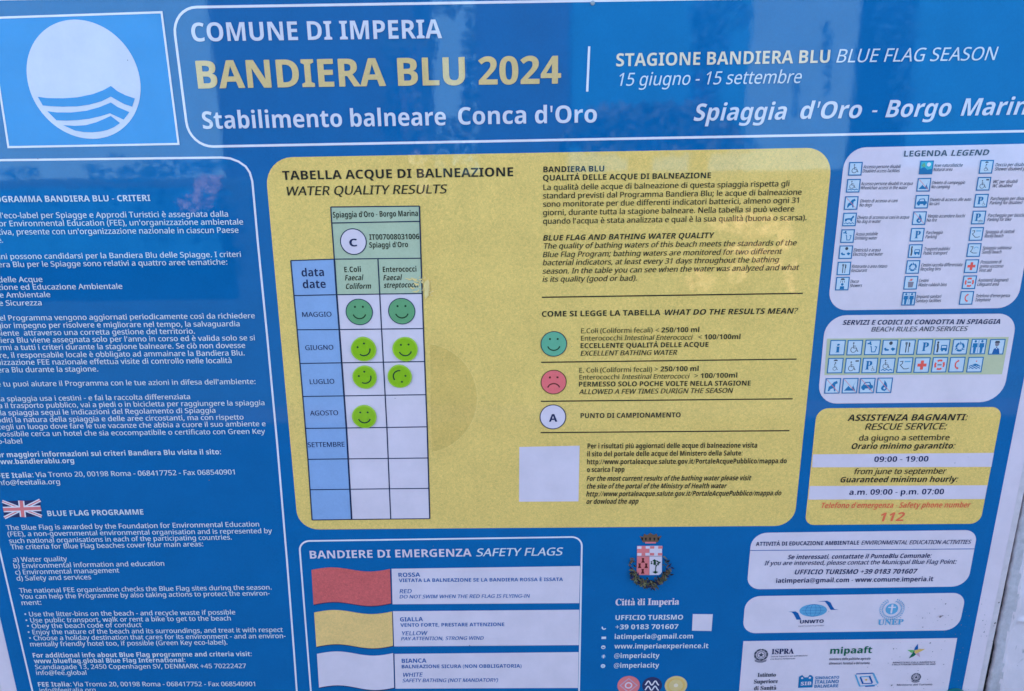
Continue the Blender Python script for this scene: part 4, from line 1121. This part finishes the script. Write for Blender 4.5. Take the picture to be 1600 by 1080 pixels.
# painted upright right of the board, its edge following the board at a narrow open joint
eR = [B(1574.8, 930), B(1546, 1080)]
def xe(z): return eR[1].x + (eR[0].x - eR[1].x) * (z - eR[1].y) / (eR[0].y - eR[1].y)
me = bpy.data.meshes.new('post_face')
NZ, NX = 700, 90
v, f = [], []
z_lo, z_hi = .45, 2.2
rp_ = random.Random(5)
for j in range(NZ + 1):
    z = z_lo + (z_hi - z_lo) * j / NZ
    x0 = xe(z) + .0004 * math.sin(z * 90) + .0003 * math.sin(z * 310 + 1) + rp_.uniform(-.0003, .0003)
    for i in range(NX + 1):
        u = i / NX
        d_ = u * .16
        ridge = .0022 * math.exp(-((d_ - .014 - .0018 * math.sin(z * 52)) / .0022) ** 2) + .0026 * math.exp(-(((d_ - .026) / .006) ** 2 + ((z - B(1590, 972).y) / .0025) ** 2))
        v.append((x0 + .16 * u, .0035 - ridge + .0006 * math.sin(z * 60 + u * 9) * (1 - u) + (.004 if i == 0 else 0), z))
for j in range(NZ):
    for i in range(NX):
        a = j * (NX + 1) + i
        f.append([a, a + 1, a + NX + 2, a + NX + 1])
me.from_pydata(v, [], f); me.materials.append(MATS['old_paint']); me.materials.append(MATS['grey_paint'])
for k, q in enumerate(me.polygons):
    q.use_smooth = True
    zz = z_lo + (z_hi - z_lo) * (k // NX) / NZ
    if (k % NX) / NX * .16 < .0115 + .0016 * math.sin(zz * 52) + .0005 * math.sin(zz * 190): q.material_index = 1
me.update()
post = tag(link('painted_upright', me), 'grey white painted upright with a dark gap beside the right edge of the board', 'post')
md = post.modifiers.new('thickness', 'SOLIDIFY'); md.thickness = .012; md.offset = -1
s = Shape(0); s.y = .0105  # dark strip standing in for the shadow inside the open joint
s.poly([Vector((edge_q[1].x - .004, ZT1)), Vector((edge_q[1].x + .012, ZT1)), Vector((edge_q[2].x + .014, ZB)), Vector((edge_q[2].x - .004, ZB))], 'sealant')
s.build('dark_sealant', board)

plain('teal_plastic', (.01, .16, .14), .45, 60, .2, .0003)
cp = B(1490, 1091)
cap = puck('plastic_cap', cp, .0155, -.012, -.0008, 'teal_plastic', None, 36, (0, 0, 0), .15)
tag(cap, 'dark teal rounded plastic cap peeping over the bottom right of the board', 'cap')

plain('paving', (.07, .065, .065), .85, 6, .25, .002)
plain('sand', (.50, .35, .24), .95, 4, .2, .01)
gme = bpy.data.meshes.new('pavement')
gme.from_pydata([(-60, -60, 0), (60, -60, 0), (60, 60, 0), (-60, 60, 0)], [], [(0, 1, 2, 3)])
gme.materials.append(MATS['paving'])
tag(link('pavement', gme), None, None, None, 'structure')

bme = bpy.data.meshes.new('beach')  # unseen sand sheet added to bounce warm light onto the board
bme.from_pydata([(-60, -60, .004), (60, -60, .004), (60, -4.2, .004), (-60, -4.2, .004)], [], [(0, 1, 2, 3)])
bme.materials.append(MATS['sand'])
tag(link('beach', bme), None, None, None, 'structure')  # unseen sheet added for warm bounce

# ------------------------------------------------------------------ what the gloss mirrors: unseen shapes added behind the visitor for their reflections
plain('pale_render', (.18, .37, .50), .9, 2.0, .12)
plain('dark_timber', (.022, .024, .028), .7, 8, .3)
plain('leaves', (.035, .055, .03), .6)
plain('blossom', (.92, .56, .30), .7)
plain('dry_leaves', (.70, .60, .44), .7)
plain('pink_stone', (.50, .34, .36), .8)
plain('bark', (.08, .06, .05), .9)
plain('blue_paint', (.004, .19, .41), .8, 3, .2)
plain('blue_leaves', (.006, .12, .28), .7)
def block(name, mat, x0, x1, ztop, D, depth, label, cat, zbot=0):
    a, b = away(x0, 211, D), away(x1, 211, D)
    o = tag(link(name, None, None, ((a.x + b.x) / 2, -D, 0)), label, cat)
    off = o.location.copy()
    box('wall', a.x, b.x, -D - depth, -D, zbot, ztop, mat, o, off)
    box('roof', a.x - .1, b.x + .1, -D - depth - .1, -D + .1, ztop, ztop + .12, mat, o, off)
    return o
def foliage(name, mat, blobs, D, n, size, label, cat, trunk=None, spread=.5, seed=1):
    """blobs: (x, y, rx, ry) as mirrored in the board"""
    rn = random.Random(seed)
    v, f = [], []
    tot = sum(b[2] * b[3] for b in blobs)
    for (x, y, rx, ry) in blobs:
        for k in range(int(n * rx * ry / tot)):
            a = rn.uniform(0, 6.283); r = math.sqrt(rn.random())
            p_ = away(x + rx * r * math.cos(a), y + ry * r * math.sin(a), D + rn.uniform(-spread, spread) * .5)
            u = Vector((rn.gauss(0, 1), rn.gauss(0, .6), rn.gauss(0, 1))).normalized()
            w_ = u.cross(Vector((rn.gauss(0, .5), 1, rn.gauss(0, .5)))).normalized()
            s_ = size * rn.uniform(.6, 1.4)
            i = len(v)
            v += [p_ + u * s_, p_ + w_ * s_ * .38, p_ - u * s_, p_ - w_ * s_ * .38]
            f.append((i, i + 1, i + 2, i + 3))
    c = away(blobs[0][0], blobs[0][1], D)
    o = tag(link(name, None, None, (c.x, -D, 0)), label, cat)
    me = bpy.data.meshes.new('foliage')
    me.from_pydata([q - o.location for q in v], [], f); me.materials.append(MATS[mat]); me.update()
    cr_ = link('foliage', me, o); cr_['kind'] = 'stuff'
    if trunk:
        tz = away(blobs[0][0], blobs[0][1], D).z
        box('trunk', c.x - .07, c.x + .07, -D - .07, -D + .07, 0, max(.2, tz), 'bark', o, o.location)
    return o
block('pale_building', 'pale_render', -330, 790, 9, 16, 3, 'pale building mirrored as the light area across the left of the board', 'building')
block('pale_building', 'pale_render', 1095, 1420, 9, 16, 3, 'pale building mirrored as the light area across the right of the board', 'building')
block('dark_kiosk', 'dark_timber', 345, 655, 3.4, 5, 1.2, 'dark kiosk mirrored as the dark upright area behind the titles', 'kiosk')
block('dark_pillar', 'dark_timber', 748, 888, 3.6, 5, .6, 'dark pillar mirrored left of the upright divider line in the header', 'pillar')
foliage('leafy_tree', 'leaves', [(640, 70, 44, 34), (655, 118, 18, 30), (645, 150, 14, 40), (738, 110, 12, 100), (730, 170, 10, 50), (700, 15, 30, 10), (690, 230, 70, 46), (650, 190, 12, 24)], 4.6, 900, .035, 'leafy tree mirrored as ragged edges beside the light strip between the titles', 'tree', True)
foliage('leafy_tree', 'leaves', [(1000, 205, 120, 40), (1060, 185, 60, 24), (1120, 215, 40, 22)], 5, 700, .06, 'leafy tree mirrored over the middle of the header bottom line', 'tree', True, seed=4)
block('blue_cabin', 'blue_paint', 893, 1165, 5, 8, 1.5, 'blue cabin mirrored around the STAGIONE BANDIERA BLU title', 'cabin')  # unseen blue blocks added so the gloss mirrors a mid blue
block('blue_cabin', 'blue_paint', 1415, 2000, 5, 8, 1.5, 'blue cabin mirrored in the top right corner of the board', 'cabin')
foliage('leafy_tree', 'blue_leaves', [(1100, 110, 22, 130), (1125, 25, 52, 28), (1118, 70, 26, 26), (1110, 205, 46, 40), (1150, 228, 40, 14), (1120, 135, 10, 40), (1400, 40, 40, 50), (1412, 150, 18, 60), (1290, 90, 6, 60), (1240, 150, 5, 40)], 5.5, 2300, .03, 'blue green tree mirrored over the words BANDIERA BLU of the season title', 'tree', True, seed=14)
foliage('low_hedge', 'blue_leaves', [(270, 262, 80, 14), (200, 272, 60, 12), (30, 270, 36, 8), (345, 255, 40, 9), (160, 301, 200, 9), (180, 243, 14, 3), (146, 262, 14, 6)], 3.05, 900, .016, 'low hedge mirrored as the ragged edge under the round emblem', 'hedge', seed=6)
fence = tag(link('blue_fence', None, None, (0, -3.1, 0)), 'low blue fence mirrored behind the first lines of the long white text', 'fence')  # unseen slats added to mirror as a mid blue band
fx0, fx1, fz = away(-420, 290, 3.1).x, away(338, 290, 3.1).x, away(0, 297, 3.1).z
for k in range(14):
    a_, b_ = fx0 + (fx1 - fx0) * k / 14, fx0 + (fx1 - fx0) * (k + 1) / 14
    box('board', a_, b_ - .004, -3.12, -3.1, away(0, 410, 3.1).z, fz, 'blue_paint', fence, (0, -3.1, 0))
tag(box('dark_hedge', away(-500, 300, 3.4).x, away(2100, 300, 3.4).x, -3.9, -3.4, 0, away(800, 279, 3.4).z, 'leaves'), 'long dark clipped hedge mirrored in the lower part of the board', 'hedge')  # unseen block added to keep the mirrored lower area dark
foliage('blossom_shrub', 'blossom', [(1180, 352, 34, 22), (1135, 352, 26, 10), (1225, 365, 12, 30), (1165, 392, 30, 14), (1095, 438, 26, 16), (1150, 425, 18, 14), (1236, 430, 8, 26), (1200, 405, 26, 18)], 3.1, 520, .02, 'orange blossom shrub mirrored over the English paragraph on yellow', 'shrub', seed=8)  # unseen leaf shapes added to mirror as orange patches
foliage('dry_shrub', 'dry_leaves', [(652, 250, 14, 14), (660, 285, 10, 22), (645, 315, 6, 10)], 3.0, 60, .014, 'dry pale shrub mirrored over the word DI of the yellow panel heading', 'shrub', seed=21)  # unseen leaf shapes added to carry the mirrored pale strip downward
foliage('pink_shrub', 'pink_stone', [(320, 300, 18, 26), (300, 318, 30, 14), (335, 285, 12, 14)], 3.1, 260, .02, 'pinkish shrub mirrored above the first line of white text', 'shrub', seed=9)  # unseen leaf shapes added to mirror as a pink patch
